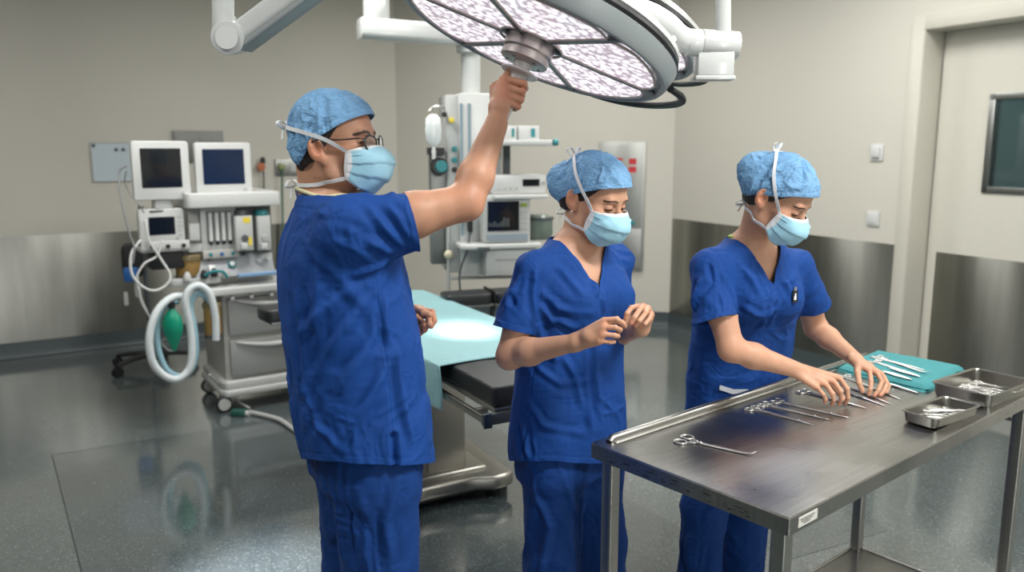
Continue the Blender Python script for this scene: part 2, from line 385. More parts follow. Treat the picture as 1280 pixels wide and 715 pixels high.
loops = [(rr(0, TLEN, 0, TW, .006), TZ - .042), (rr(0, TLEN, 0, TW, .006), TZ - .004), (rr(.002, TLEN - .002, .002, TW - .002, .006), TZ),
         (rr(rim - .004, TLEN - rim + .004, rim - .004, TW - rim + .004, .02), TZ), (rr(rim, TLEN - rim, rim, TW - rim, .02), TZ - dp)]
for (o_, zo), (i_, zi) in zip(loops, loops[1:]): ringquad(b, o_, i_, zo, zi)
b._add([(p[0], p[1], TZ - dp) for p in loops[-1][0]], [tuple(range(24))])
b.build('table_top', TSTEEL, tab, sharp=25)
MB().box(.004, TLEN - .004, .004, TW - .004, TZ - .041, TZ - .03).build('underside_frame', STEELD, tab)
# rolled upstand along the far edge
MB().tube([(.045, TW - .03, TZ - .001), (.05, TW - .03, TZ + .006), (TLEN - .06, TW - .03, TZ + .006), (TLEN - .055, TW - .03, TZ - .001)], [.012, .0125, .0125, .012], 14).build('rolled_upstand', STEEL, tab)
for (x, y) in ((.04, .04), (.04, TW - .04), (TLEN - .045, TW - .04), (TLEN - .045, .04)):
    lg = MB().rbox(x - .019, x + .019, y - .019, y + .019, .03, TZ - .04, r=.007).build('leg', STEEL, tab)
    MB().lathe([(.0, 0), (.02, 0), (.024, .012), (.018, .032), (0, .032)], M=Matrix.Translation((x, y, 0)), n=16).build('foot', BLACK, lg)
sh = MB(); sh.box(.03, TLEN - .03, .03, TW - .03, .112, .126); sh.box(.022, TLEN - .022, .022, .032, .098, .130); sh.box(.022, TLEN - .022, TW - .032, TW - .022, .098, .130)
sh.box(.022, .032, .03, TW - .03, .098, .130); sh.box(TLEN - .032, TLEN - .022, .03, TW - .03, .098, .130)
sh.build('lower_shelf', STEEL, tab, bevel=.001)
# asset sticker with two lines of print, on the near apron
st = MB().box(.035, .112, -.0012, 0, TZ - .033, TZ - .010).build('asset_sticker', mat('sticker_paper', (.62, .62, .58), .5), tab)
ink = mat('sticker_ink', (.07, .07, .07), .5)
pr = MB(); rnd = random.Random(3)
for z, x0, x1 in ((TZ - .0165, .042, .098), (TZ - .0215, .046, .092), (TZ - .0265, .055, .08)):
    x = x0
    while x < x1: w_ = rnd.uniform(.0015, .0035); pr.box(x, x + w_, -.0016, -.001, z - .0013, z + .0013); x += w_ + .001
tag(pr.build('sticker_print', ink, st))
# scuffs on the left apron: worn-off dark marks
sc_ = MB(); rnd = random.Random(11)
for (y0, y1, n_) in ((.52, .42, 7), (.40, .30, 12), (.27, .2, 5), (.17, .1, 8)):
    for k in range(n_):
        y = rnd.uniform(y1, y0); z = TZ - rnd.uniform(.008, .034); l_ = rnd.uniform(.004, .016); h_ = rnd.uniform(.0006, .0022)
        pts = [(-.0007, y - l_, z), (-.0007, y - l_ * .3, z + h_), (-.0007, y + l_ * .6, z + h_ * .6), (-.0007, y + l_, z - h_ * .3), (-.0007, y + l_ * .2, z - h_)]
        sc_._add(pts, [(0, 1, 2, 3, 4)])
tag(sc_.build('scuffing', mat('scuff_black', (.03, .03, .03), .7), tab), kind='stuff')
# ---------------------------------------------------------------- instruments
TTOP = TZ - dp
def clamp_meshes(L, ring=.0115, curve=0., jaw=.28, spread=.012, th=.0024, hook=False):
    """two crossing halves of a ring-handled clamp, along +x, joint near x = L*(1-jaw)"""
    jx = L * (1 - jaw) if not hook else L * .30; out = []
    for s in (1, -1):
        b = MB(); rc = Vector((ring * 1.1, s * (ring + spread * .35), th))
        b.tube([rc + Vector((ring * math.cos(a) * 1.18, ring * math.sin(a), 0)) for a in [2 * PI * k / 22 for k in range(22)]], th, 8, close=True)
        p = [rc + Vector((ring * 1.1, -s * ring * .35, 0)), Vector((ring * 3.6, s * spread * .42, th)), Vector((jx * .6, s * spread * .3, th)), Vector((jx - .006, s * .002, th)), Vector((jx, -s * .001, th)), Vector((jx + .01, -s * .0022, th))]
        r = [th * .9, th * 1.0, th, th * 1.15, th * 1.5, th * 1.2]
        if hook:
            p += [Vector((L * .6, -s * .0026, th)), Vector((L * .86, -s * .0022, th * 1.1)), Vector((L * .95, -s * .0018 + .003, th * 2.2)), Vector((L * .985, -s * .0014 + .010, th * 3.6))]
            r += [th * 1.05, th * .95, th * .75, th * .5]
        else:
            p += [Vector((jx + (L - jx) * .5, -s * .0017 + curve * .3, th)), Vector((L, -s * .0008 + curve, th))]
            r += [th * .85, th * .42]
        sp = spline(p, 5); n = len(sp); rs = [r[min(int(i / 5), len(r) - 1)] * (1 - (i % 5) / 5) + r[min(int(i / 5) + 1, len(r) - 1)] * ((i % 5) / 5) for i in range(n)]
        b.tube(sp, rs, 8, flat=.8)
        out.append(b)
    j = MB().lathe([(0, 0), (.0042, 0), (.0042, th * 2.1), (.0025, th * 2.7), (0, th * 2.8)], M=Matrix.Translation((jx, 0, 0)), n=12)
    return out, j
def make_clamp(name, L, **kw):
    t = thing(name, None, None); hs, j = clamp_meshes(L, **kw)
    for h in hs: h.build('ring_handle_half', CHROME, t, sharp=60)
    j.build('joint_screw', CHROME, t); return t
def make_forceps(name, L):
    t = thing(name, None, None)
    for s in (1, -1):
        b = MB(); p = [Vector((0, 0, .004)), Vector((L * .15, s * .003, .0045)), Vector((L * .5, s * .0065, .0045)), Vector((L * .8, s * .0045, .004)), Vector((L, s * .0012, .003))]
        sp = spline(p, 5); b.tube(sp, [.0035 + .0015 * math.sin(PI * i / (len(sp) - 1)) - .002 * (i / (len(sp) - 1)) ** 3 for i in range(len(sp))], 8, flat=.45); b.build('tine', CHROME, t, sharp=60)
    return t
def lay(o, p, q, z, pitch=0.):
    """lay an instrument with its handle end at p and its tip towards q"""
    a = math.atan2(q.y - p.y, q.x - p.x); o.location = (p.x, p.y, z); o.rotation_euler = (0, -pitch, a)
def lay_px(o, a, b_, z=TTOP, pitch=0.): p = atz(a[0], a[1], z); q = atz(b_[0], b_[1], z); lay(o, p, q, z + .0003, pitch); return (q - p).length
GR1 = 'ring-handled clamps laid in a row on the table'
p = atz(848, 549, TTOP); q = atz(944, 571, TTOP)
t = make_clamp('curved_clamp', (q - p).length, hook=True, ring=.0145, spread=.022, th=.0028); lay(t, p, q, TTOP + .0003)
tag(t, 'long clamp with an upturned curved tip, lying alone near the left end of the table', 'surgical clamp')
proto = None
row = [((936, 510), (1016, 532), 'straight clamp at the left end of the row of clamps, nearest the lone curved clamp'),
       ((951, 505), (1038, 526), 'straight clamp second from the left in the row of clamps beside the bent hand'),
       ((967, 501), (1060, 523), 'straight clamp third from the left in the row, its tip just below the fingertips'),
       ((1000, 489), (1082, 511), 'clamp with its ring handles showing just left of the right hand over the table'),
       ((1022, 478), (1105, 508), 'clamp running out between the two gloveless hands, its jaws pointing to the small tray'),
       ((1036, 474), (1113, 506), 'thin clamp just right of the one between the hands, dark jaws towards the small tray'),
       ((1052, 470), (1125, 500), 'short clamp whose open jaws show beneath the left hand on the steel table')]
for i, (a_, b_, lab) in enumerate(row):
    L_ = (atz(*a_, TTOP) - atz(*b_, TTOP)).length
    t = make_clamp('straight_clamp', L_, ring=.0112, spread=.014, jaw=.22 if i < 3 else .3, th=.0024)
    lay_px(t, a_, b_); tag(t, lab, 'surgical clamp', GR1)
t = thing('scalpel_handle', 'slim bright metal rod handle lying along the front edge of the teal towel', 'scalpel handle'); 
a_, b_ = atz(1104, 480, TTOP), atz(1147, 493, TTOP); L_ = (b_ - a_).length
MB().tube([(0, 0, .005), (L_ * .55, 0, .005), (L_ * .56, 0, .005)], [.0045, .0045, .003], 10).build('grip', CHROME, t)
MB().tube([(L_ * .56, 0, .005), (L_ * .62, 0, .0045), (L_, 0, .004)], [.003, .0034, .0028], 10).build('shaft', CHROME, t); lay(t, a_, b_, TTOP)
# folded teal towel
TOWM = mat('teal_huck_towel', (.045, .24, .26), .9, var=.1, bump=.5, bscale=260, bdist=.004)
qd = [atz(1044, 463, TTOP), atz(1094, 441, TTOP), atz(1206, 463, TTOP), atz(1160, 492, TTOP)]
tw = thing('folded_towel', 'folded teal surgical towel at the far end of the steel table with instruments on it', 'towel', (sum((p.x for p in qd)) / 4, sum((p.y for p in qd)) / 4, TTOP))
def towel_layer(name, z0, z1, sc_, seed, par):
    b = MB(); n = 28; rnd = random.Random(seed); vs = []
    o = Vector(par.location)
    for i in range(n + 1):
        for j in range(n + 1):
            u, v = i / n, j / n
            # keep a rounded outline
            p = (qd[0] * (1 - u) + qd[1] * u) * (1 - v) + (qd[3] * (1 - u) + qd[2] * u) * v
            e = min(u, 1 - u, v, 1 - v)
            p = o + (Vector((p.x, p.y, 0)) - Vector((o.x, o.y, 0))) * sc_
            k = (1 - (1 - min(1, e / .07)) ** 2) ** .5
            wz = z0 + (z1 - z0) * k + .0022 * math.sin(u * 7 + seed) * math.sin(v * 5 + seed * 2) * k + (.003 * math.exp(-((v - .35 - .1 * u) / .02) ** 2) * k)
            vs.append((p.x - o.x + .002 * math.sin(v * 19 + seed) * (1 - k), p.y - o.y, wz))
    fs = [(i * (n + 1) + j, (i + 1) * (n + 1) + j, (i + 1) * (n + 1) + j + 1, i * (n + 1) + j + 1) for i in range(n) for j in range(n)]
    b._add(vs, fs)
    o_ = len(b.v); ring_ = [i * (n + 1) for i in range(n + 1)] + [n * (n + 1) + j for j in range(1, n + 1)] + [i * (n + 1) + n for i in range(n - 1, -1, -1)] + [j for j in range(n - 1, 0, -1)]
    b.f.append(tuple(ring_)); b.mi.append(0)
    return b.build(name, TOWM, par, sharp=70)
towel_layer('folded_layer', 0.0003, .010, 1.0, 1, tw); towel_layer('top_fold', .008, .020, .965, 2, tw)
TWZ = TTOP + .0215
specs = [('curved_clamp', (1094, 446), (1160, 468), .16, 'dark long curved instrument uppermost on the teal towel, its tip crooked'),
         ('straight_clamp', (1090, 452), (1147, 470), .14, 'bright clamp lying just below the dark curved one on the towel'),
         ('straight_clamp', (1099, 449), (1155, 463), .14, 'thin clamp between the dark curved one and the towel\'s far edge'),
         ('tissue_forceps', (1102, 465), (1140, 476), .14, 'bright tweezers-like forceps near the front fold of the towel'),
         ('tissue_forceps', (1112, 461), (1150, 472), .14, 'forceps lying in the middle of the teal towel')]
for n_, a_, b_, L_, lab in specs:
    L2 = (atz(*a_, TWZ) - atz(*b_, TWZ)).length
    t = make_forceps(n_, L2) if 'forceps' in n_ else make_clamp(n_, L2, hook=n_.startswith('curved'), ring=.010, spread=.014)
    lay_px(t, a_, b_, TWZ); tag(t, lab, 'forceps' if 'forceps' in n_ else 'surgical clamp', 'instruments laid on the teal towel')
# trays
def tray(rimpx, rz_, depth, name, label, taper=.014, handles=False):
    P = [atz(x, y, rz_) for x, y in rimpx]      # left, back, right, front
    c = (P[0] + P[1] + P[2] + P[3]) / 4
    ax = ((P[3] - P[0]) + (P[2] - P[1])) / 2; ay = ((P[1] - P[0]) + (P[2] - P[3])) / 2
    lx, ly = ax.length, ay.length; a = math.atan2(ax.y, ax.x)
    t = thing(name, label, 'tray', (c.x, c.y, rz_ - depth), a); w_, h_ = lx / 2, ly / 2; D = depth; th = .0012
    b = MB(); r = .016
    L_ = [(rr(-w_ + taper, w_ - taper, -h_ + taper, h_ - taper, r, 5), .001), (rr(-w_ + taper * .7, w_ - taper * .7, -h_ + taper * .7, h_ - taper * .7, r, 5), .006),
          (rr(-w_ + .006, w_ - .006, -h_ + .006, h_ - .006, r + .003, 5), D - .004), (rr(-w_ + .004, w_ - .004, -h_ + .004, h_ - .004, r + .003, 5), D), (rr(-w_, w_, -h_, h_, r + .005, 5), D),
          (rr(-w_ - .001, w_ + .001, -h_ - .001, h_ + .001, r + .005, 5), D - .003), (rr(-w_ + .004, w_ - .004, -h_ + .004, h_ - .004, r + .005, 5), D - .0045),
          (rr(-w_ + taper * .7 - th, w_ - taper * .7 + th, -h_ + taper * .7 - th, h_ - taper * .7 + th, r, 5), .005), (rr(-w_ + taper, w_ - taper, -h_ + taper, h_ - taper, r, 5), 0)]
    b._add([(p[0], p[1], .001) for p in L_[0][0]], [tuple(range(24))])
    for (o_, zo), (i_, zi) in zip(L_, L_[1:]): ringquad(b, o_, i_, zo, zi)
    b._add([(p[0], p[1], 0) for p in L_[-1][0]], [tuple(range(24))])
    b.build('pan', TRAYM, t, sharp=40)
    if handles:
        s = w_ + .001
        MB().tube(spline([(s, -.03, D - .006), (s + .012, -.028, D - .008), (s + .014, 0, D - .009), (s + .012, .028, D - .008), (s, .03, D - .006)], 4), .0028, 8).build('handle', TRAYM, t)
    return t, w_ - taper, h_ - taper
ts, sw, shh = tray([(1131, 514), (1174, 492), (1223, 505), (1178, 526)], TTOP + .037, .036, 'instrument_tray', 'small shallow steel tray of loose instruments, nearest the long front edge of the table')
tl, lw, lh = tray([(1168, 477), (1213, 459), (1290, 473), (1245, 497)], TTOP + .048, .047, 'instrument_tray', 'larger deeper steel tray of bundled clamps at the right, behind the small tray', handles=True)
rnd = random.Random(5)
def fill(t, w_, h_, n, base, where, kinds, ang):
    bot = Vector(t.location); a = t.rotation_euler.z; Rm = rotz(a)
    for i in range(n):
        fr = (i + .5) / n; L_ = rnd.uniform(.085, .105) if w_ < .09 else rnd.uniform(.12, .14)
        k = kinds[i % len(kinds)]
        o = make_forceps(k, L_) if 'forceps' in k else make_clamp(k, L_, ring=.0092, spread=.014, th=.0024)
        an = ang + rnd.uniform(-.16, .16) + (PI if i % 3 == 2 else 0)
        cx = rnd.uniform(-.006, .006); cy = -h_ * .55 + 1.1 * h_ * fr
        loc = Rm @ Vector((cx - L_ / 2 * math.cos(an), cy - L_ / 2 * math.sin(an), .0015 + .0065 * (i % 4)))
        o.location = bot + loc; o.rotation_euler = (0, 0, a + an)
        tag(o, base, 'forceps' if 'forceps' in k else 'surgical clamp', where)
fill(ts, sw, shh, 7, 'one of the loose bright instruments heaped in the small steel tray', 'instruments heaped in the small tray', ['straight_clamp', 'tissue_forceps'], .9)
fill(tl, lw, lh, 9, 'one of the bright clamps bundled side by side in the larger steel tray', 'clamps bundled in the larger tray', ['straight_clamp'], .15)
# ---------------------------------------------------------------- surgical lights
def led_mat():
    m = bpy.data.materials.new('led_lens_panel'); m.use_nodes = True; nt = m.node_tree; N = nt.nodes; L = nt.links; b = N['Principled BSDF']
    tc = N.new('ShaderNodeTexCoord'); v = N.new('ShaderNodeTexVoronoi'); v.inputs['Scale'].default_value = 62; L.new(tc.outputs['Object'], v.inputs['Vector'])
    r = N.new('ShaderNodeValToRGB'); e = r.color_ramp.elements; e[0].position = .18; e[0].color = (1, .98, 1, 1); e[1].position = .75; e[1].color = (.34, .28, .33, 1); q = e.new(.45); q.color = (.82, .77, .81, 1)
    n = N.new('ShaderNodeTexNoise'); n.inputs['Scale'].default_value = 34; n.inputs['Detail'].default_value = 3; L.new(tc.outputs['Object'], n.inputs['Vector'])
    a = N.new('ShaderNodeMath'); a.operation = 'MULTIPLY_ADD'; a.inputs[1].default_value = .55; L.new(n.outputs['Fac'], a.inputs[0]); 
    s = N.new('ShaderNodeMath'); s.operation = 'ADD'; s.inputs[1].default_value = -.25; L.new(v.outputs['Distance'], s.inputs[0]); L.new(s.outputs[0], a.inputs[2])
    L.new(a.outputs[0], r.inputs['Fac']); L.new(r.outputs['Color'], b.inputs['Emission Color']); b.inputs['Emission Strength'].default_value = 1.3
    b.inputs['Base Color'].default_value = (.3, .28, .3, 1); b.inputs['Roughness'].default_value = .15; return m
LED = led_mat()
RIMG = mat('lamp_rim_grey', (.30, .335, .345), .35, var=.03); SHELL = mat('lamp_shell_white', (.56, .58, .57), .25, var=.02, coat=.3)
SPOKE = mat('lamp_spoke_grey', (.13, .14, .145), .35); HUBM = mat('lamp_hub_aluminium', (.50, .46, .43), .42, 1.); HANDM = mat('sterile_handle_plastic', (.56, .53, .52), .35)
def surgical_light(label, hub, N_, major, R_, handle=True):
    t = thing('surgical_light', label, 'surgical light', M=frame_z(hub, N_, major)); k = R_ / .36
    prof = [(0, -.012), (.335, -.012), (.340, -.003), (.345, 0), (.352, -.002), (.358, -.012), (.366, -.046), (.360, -.05)]
    MB().lathe([(r * k, z) for r, z in prof], n=96).build('rim', RIMG, t, sharp=30)
    MB().lathe([(.352 * k, -.047), (.362 * k, -.05), (.366 * k, -.057), (.362 * k, -.066), (.35 * k, -.068)], n=96).build('rubber_bumper', BLACK, t)
    MB().lathe([(.350 * k, -.064), (.362 * k, -.070), (.360 * k, -.082), (.335 * k, -.097), (.24 * k, -.115), (.12 * k, -.125), (0, -.127)], n=96).build('top_shell', SHELL, t, sharp=50)
    for i in range(6):                      # lit lens sectors between six spokes
        a0 = math.radians(60 * i); b = MB(); pts = []
        r0, r1 = .085 * k, .325 * k; g = .0095
        def edge(sgn, r): ang = math.asin(min(.9, (g) / r)); return (a0 + ang) if sgn < 0 else (a0 + PI / 3 - ang)
        nn = 10; rc = .03
        for j in range(nn + 1):             # outer arc, corners pulled in to round them
            f = j / nn; a = edge(-1, r1) * (1 - f) + edge(1, r1) * f; cr = min(f, 1 - f) * nn
            rr_ = r1 - (.022 * k if cr < .5 else (.006 * k if cr < 1.5 else 0)); pts.append((rr_ * math.cos(a), rr_ * math.sin(a)))
        for j in range(5):
            f = j / 4; a = edge(1, r0) * (1 - f) + edge(-1, r0) * f; pts.append((r0 * math.cos(a), r0 * math.sin(a)))
        b.prism(pts, -.010, -.005); b.build('lens_panel', LED, t, sharp=20)
        c_ = Vector((sum(p[0] for p in pts), sum(p[1] for p in pts), 0)) / len(pts)
        bz = MB().tube([Vector((p[0], p[1], -.004)) + (Vector((p[0], p[1], 0)) - c_) * .012 for p in pts], .0035, 8, close=True)
        bz.build('lens_bezel', mat('lens_bezel', (.55, .47, .45), .3), t)
    for i in range(6):
        a = math.radians(60 * i); M = Matrix.Rotation(a, 4, 'Z'); MB(M).box(.05 * k, .338 * k, -.0062, .0062, -.011, -.001).build('spoke', SPOKE, t, bevel=.001)
    hb = MB().lathe([(0, -.01), (.062, -.01), (.064, -.004), (.064, .022), (.060, .026), (.058, .026), (.058, .03), (.062, .032), (.062, .046), (.056, .05), (.03, .052), (0, .052)], n=48).build('hub', HUBM, t, sharp=30)
    for q in range(5):
        a = 1.0 + q * 1.257; MB().lathe([(0, .051), (.004, .051), (.004, .0535), (0, .0535)], M=Matrix.Translation((.045 * math.cos(a), .045 * math.sin(a), 0)), n=10).build('screw', SPOKE, hb)
    if handle:
        h = MB().lathe([(0, .05), (.024, .05), (.022, .066), (.040, .072), (.048, .075), (.049, .078), (.046, .0805), (.024, .083), (.0195, .088), (.018, .10), (.0185, .15), (.017, .195), (.010, .205), (0, .207)], n=40).build('sterile_handle', HANDM, t, sharp=30)
    for s in ((0, PI) if handle else (0,)):      # black grab loops at both ends
        pts = []
        for j in range(13):
            f = -1 + 2 * j / 12; a = s + .55 * f + (-.36 if s == 0 else .25); out = .365 * k + .062 * (1 - abs(f) ** 3.2); pts.append((out * math.cos(a), out * math.sin(a), (-.014 if s == 0 else -.05) - .012 * (1 - f * f)))
        MB().tube(spline(pts, 3), .011, 10, flat=.8).build('grab_loop', BLACK, t)
    return t
HUB = at(663, 55, 2.12); NLT = Vector((-.363, -.14, -.924)).normalized(); MAJ = Vector((.93, .05, -.37))
big = surgical_light('large round operating light with lit lens panels, tilted above the man who grips its handle', HUB, NLT, MAJ, .362)
yk = SHELL
b = MB(); Yp = 2.13
q = [at(728, 3, 2.08), at(770, 8, 2.08), at(806, 17, 2.09), at(832, 31, 2.11), at(848, 46, 2.13), at(862, 53, 2.14)]
inv = big.matrix_basis.inverted()
def inb(mb, name, m, root=big, **k):      # world-space shape made a part of the light
    iv = root.matrix_basis.inverted(); mb.v = [tuple(iv @ Vector(p)) for p in mb.v]; return mb.build(name, m, root, **k)
b.tube(spline(q, 6), .031, 20); inb(b, 'yoke_arm', yk, sharp=50)
b = MB(); a_, c_ = at(858, 53, 2.14), at(922, 57, 2.15); ax = (c_ - a_).normalized()
b.cyl(a_, a_ + ax * .036, .0335, n=28); b.cyl(a_ + ax * .0375, c_, .034, n=28); b.cyl(a_ + ax * .03, a_ + ax * .05, .032, n=28); inb(b, 'swivel_joint', yk, bevel=.002)
b = MB(); b.tube([at(904, 50, 2.15), at(904, -10, 2.15), at(903, -120, 2.15), at(903, -270, 2.15)], .0195, 16); inb(b, 'drop_tube', yk)
b = MB(); c_ = at(892, 80, 2.15); b.box(-.046, .046, -.03, .03, -.03, .03, M=Matrix.Translation(c_)); b.box(-.052, .05, -.034, .034, -.042, -.03, M=Matrix.Translation(c_)); inb(b, 'counterweight_block', yk, bevel=.004)
b = MB(); c_ = at(716, 2, 2.05); ax = Vector((.25, -.95, -.15)).normalized(); b.cyl(c_ - ax * .04, c_ + ax * .02, .037, n=28); b.cyl(c_ + ax * .02, c_ + ax * .026, .03, n=28)
inb(b, 'knuckle', yk, bevel=.003)
b = MB(); b.tube([at(714, 4, 2.05), at(690, 20, 2.10) - NLT * .06, HUB - NLT * .11], [.034, .032, .05], 16); inb(b, 'shell_bracket', yk)
b = MB(); b.cyl(at(835, 50, 2.1), at(835, 50, 2.1) + Vector((.01, -.02, 0)), .009, n=14); inb(b, 'locking_screw', yk)
small = surgical_light('second operating light, mostly hidden behind the large one', at(741, 46, 2.72), NLT, MAJ, .345, handle=False)
b = MB(); h2 = at(741, 46, 2.72); b.tube([h2 - NLT * .11, h2 - NLT * .16 + Vector((.05, 0, 0)), h2 + Vector((.2, .1, .35)), h2 + Vector((.25, .15, .9))], .03, 16); inb(b, 'suspension_arm', SHELL, small, sharp=60)
# articulated arm hanging at the upper left
arm = thing('equipment_boom', 'white jointed ceiling boom hanging at the upper left with nothing on it', 'ceiling boom', at(285, -60, 2.5))
o = Vector(arm.location); Ya = 2.5
def rel(mb): mb.v = [tuple(Vector(p) - o) for p in mb.v]; return mb
rel(MB().tube([at(277, -330, Ya), at(278, -60, Ya), at(279, 30, Ya)], .0315, 20)).build('drop_tube', SHELL, arm)
c_ = at(290, 47, Ya)
b = MB(); b.cyl(c_ + Vector((-.0, -.045, -.006)), c_ + Vector((0, .045, .006)), .049, n=32); rel(b).build('elbow_joint', SHELL, arm, bevel=.004)
b = MB(); b.cyl(c_ + Vector((0, -.048, -.006)), c_ + Vector((0, -.05, -.006)), .033, n=28); rel(b).build('joint_cap', mat('cap_white', (.6, .62, .61), .3), arm)
b = MB(); b.tube([at(280, 20, Ya), at(280, 42, Ya), at(285, 50, Ya)], [.034, .036, .03], 20); rel(b).build('tube_collar', SHELL, arm)
pa, pb = at(303, 49, Ya), at(420, -38, Ya - .1); dirn = (pb - pa); M = frame_z(pa, dirn, (0, 0, 1))
rel(MB(M).rbox(-.022, .046, -.036, .036, 0, dirn.length * 2.6, r=.018)).build('lift_arm', SHELL, arm)
rel(MB(M).rbox(-.036, -.018, -.033, .033, -.01, dirn.length * 2.6, r=.006)).build('under_cover', RIMG, arm, bevel=.002)
# ---------------------------------------------------------------- operating table
OZ = .85
oc = atz(617, 485, OZ); OU = Vector((-.485, .875, 0)).normalized(); OV = Vector((OU.y, -OU.x, 0))
OM = Matrix(((OU.x, OV.x, 0, oc.x), (OU.y, OV.y, 0, oc.y), (0, 0, 1, 0), (0, 0, 0, 1)))   # x along, y away, z up (left-handed fixed below)
def OP(s, t, z): return Vector((oc.x, oc.y, 0)) + OU * s + OV * t + Vector((0, 0, z))
ot = thing('operating_table', 'operating table with black padded end, steel side rail and steel pedestal base, behind the man', 'operating table', OP(.9, .26, 0), math.atan2(OU.y, OU.x))
# local x = OU, local y = -OV ; so t = -(y) + .26, s = x + .9
def OL(s, t): return (s - .9, .26 - t)
def obox(b, s0, s1, t0, t1, z0, z1, r=None, ax='z'):
    x0, x1 = s0 - .9, s1 - .9; y0, y1 = .26 - t1, .26 - t0
    return b.rbox(x0, x1, y0, y1, z0, z1, r=r, ax=ax) if r else b.box(x0, x1, y0, y1, z0, z1)
WID = .52
for s0, s1 in ((0, .62), (.63, 1.2), (1.21, 1.95)):
    b = MB(); obox(b, s0, s1, 0, WID, OZ - .075, OZ, r=.022); b.build('mattress_pad', BLKP, ot, bevel=.012, seg=3)
b = MB(); obox(b, .01, 1.94, .01, WID - .01, OZ - .10, OZ - .078); b.build('table_frame', STEELD, ot, bevel=.003)
RAIL = mat('side_rail_steel', (.52, .51, .48), .25, 1., var=.06)
for t0, t1 in ((-.045, -.028), (WID + .028, WID + .045)):
    b = MB(); obox(b, -.0, 1.3, t0, t1, OZ - .125, OZ - .095, r=.004, ax='x'); rl = b.build('side_rail', RAIL, ot)
    for s in (.08, .5, .95, 1.25):
        b = MB(); obox(b, s, s + .03, min(t0, t1) + .01 if t0 < 0 else WID - .02, .02 if t0 < 0 else t1 - .01, OZ - .118, OZ - .1); b.build('rail_spacer', STEELD, rl)
b = MB(); obox(b, -.022, .0, -.05, .55, OZ - .128, OZ - .088); b.build('end_bar', DGREY, ot, bevel=.003)
b = MB(); obox(b, -.03, -.018, -.052, -.02, OZ - .135, OZ - .082); b.build('rail_end_cap', mat('end_cap_navy', (.02, .035, .06), .4), ot, bevel=.003)
BASES = mat('pedestal_steel', (.36, .35, .32), .33, 1., var=.08, scale=5)
b = MB(); obox(b, .98, 1.42, -.04, .36, .135, .60, r=.012); col_ = b.build('pedestal_cover', BASES, ot, bevel=.003)
b = MB(); obox(b, .975, .983, .155, .158, .15, .59); b.build('cover_seam', DGREY, col_)
b = MB()
for k in range(9): obox(b, .93 + .012 * (k % 2), 1.47 - .012 * (k % 2), -.09 + .012 * (k % 2), .41 - .012 * (k % 2), .60 + k * .018, .618 + k * .018)
b.build('bellows', BLACK, ot, bevel=.003)
# sculpted pedestal foot
out = [(.86, .56), (.84, .52), (.83, .44), (.87, .36), (.875, .10), (.86, .05), (.80, 0), (.80, -.07), (.84, -.12), (2.0, -.12), (2.0, .56)]
b = MB(); b.prism([OL(*p) for p in out], .055, .125); ft = b.build('base_plate', BASES, ot, bevel=.018, seg=4)
b = MB(); obox(b, .95, 1.6, -.08, .46, .118, .14); b.build('base_cover', BASES, ft, bevel=.012, seg=3)
for s, t in ((.93, .50), (.93, -.06), (1.9, .5), (1.9, -.06)):
    b = MB(); x, y = OL(s, t); b.lathe([(0, 0), (.05, 0), (.055, .01), (.055, .05), (.04, .058), (0, .058)], M=Matrix.Translation((x, y, 0)), n=20); b.build('base_foot', BLACK, ot)
b = MB(); obox(b, .92, 1.9, -.05, .5, .03, .06); b.build('undercarriage', BLACK, ot)
# arm boards on both sides
for sgn in (1, -1):
    if sgn > 0: c0, ang, ln = (1.63, WID + .02), math.radians(-8), .58
    else: c0, ang, ln = (1.74, -.02), math.radians(188), .42
    x, y = OL(*c0); M = Matrix.Translation((x, y, 0)) @ Matrix.Rotation(-PI / 2 + ang, 4, 'Z') @ Matrix.Translation((0, 0, 0))
    b = MB(M); b.rbox(0, ln * .46, -.085, .085, OZ - .03, OZ + .035, r=.03); b.rbox(ln * .475, ln, -.085, .085, OZ - .03, OZ + .035, r=.04); ab = b.build('armboard_pad', BLKP, ot, bevel=.012, seg=3)
    MB(M).box(-.02, ln - .03, -.06, .06, OZ - .045, OZ - .03).build('armboard_plate', STEELD, ab, bevel=.002)
    b = MB(M); b.tube([(ln * .47, -.088, OZ - .06), (ln * .47, -.09, OZ + .038), (ln * .47, .09, OZ + .038), (ln * .47, .088, OZ - .06)], .012, 8, flat=.3); b.tube([(ln * .47, -.05, OZ - .04), (ln * .45, -.05, OZ - .16)], .014, 10); b.build('armboard_strap', BLACK, ab)
# drape
DRM = mat('pale_turquoise_drape', (.22, .43, .46), .6, var=.05, scale=6, bump=.25, bscale=14, bdist=.03, sheen=.2)
b = MB(); ns, nt_ = 90, 70
def drp(i, j):
    s = .34 + (1.60) * i / ns; w_ = -.20 + (WID + .34) * j / nt_      # w_: arc position across; <0 hangs near side, > WID hangs far side
    e = .02 * math.sin(s * 9 + 1)
    s2 = s + .02 * math.sin(w_ * 12) * (1 - i / ns)
    z = OZ + .006 + .004 * math.sin(s * 13 + w_ * 7) * math.sin(w_ * 9)
    if w_ < -.0:
        d = -w_; t = -.052 - .008 * (1 - math.exp(-d * 40)) + .014 * math.sin(s * 26 + 1.5 * math.sin(s * 9)) * min(1, d * 7); z = OZ + .004 - d * (1.0) ; t = max(t, -.05 - d * 1.0) if d < .05 else t
        z = OZ + .004 - max(0, d - .03)
    elif w_ > WID: d = w_ - WID; t = WID + .05 + .012 * math.sin(s * 22) * min(1, d * 7); z = OZ + .004 - max(0, d - .03); t = min(t, WID + d) if d < .05 else t
    else: t = w_
    x, y = OL(s2, t); return (x, y, z)
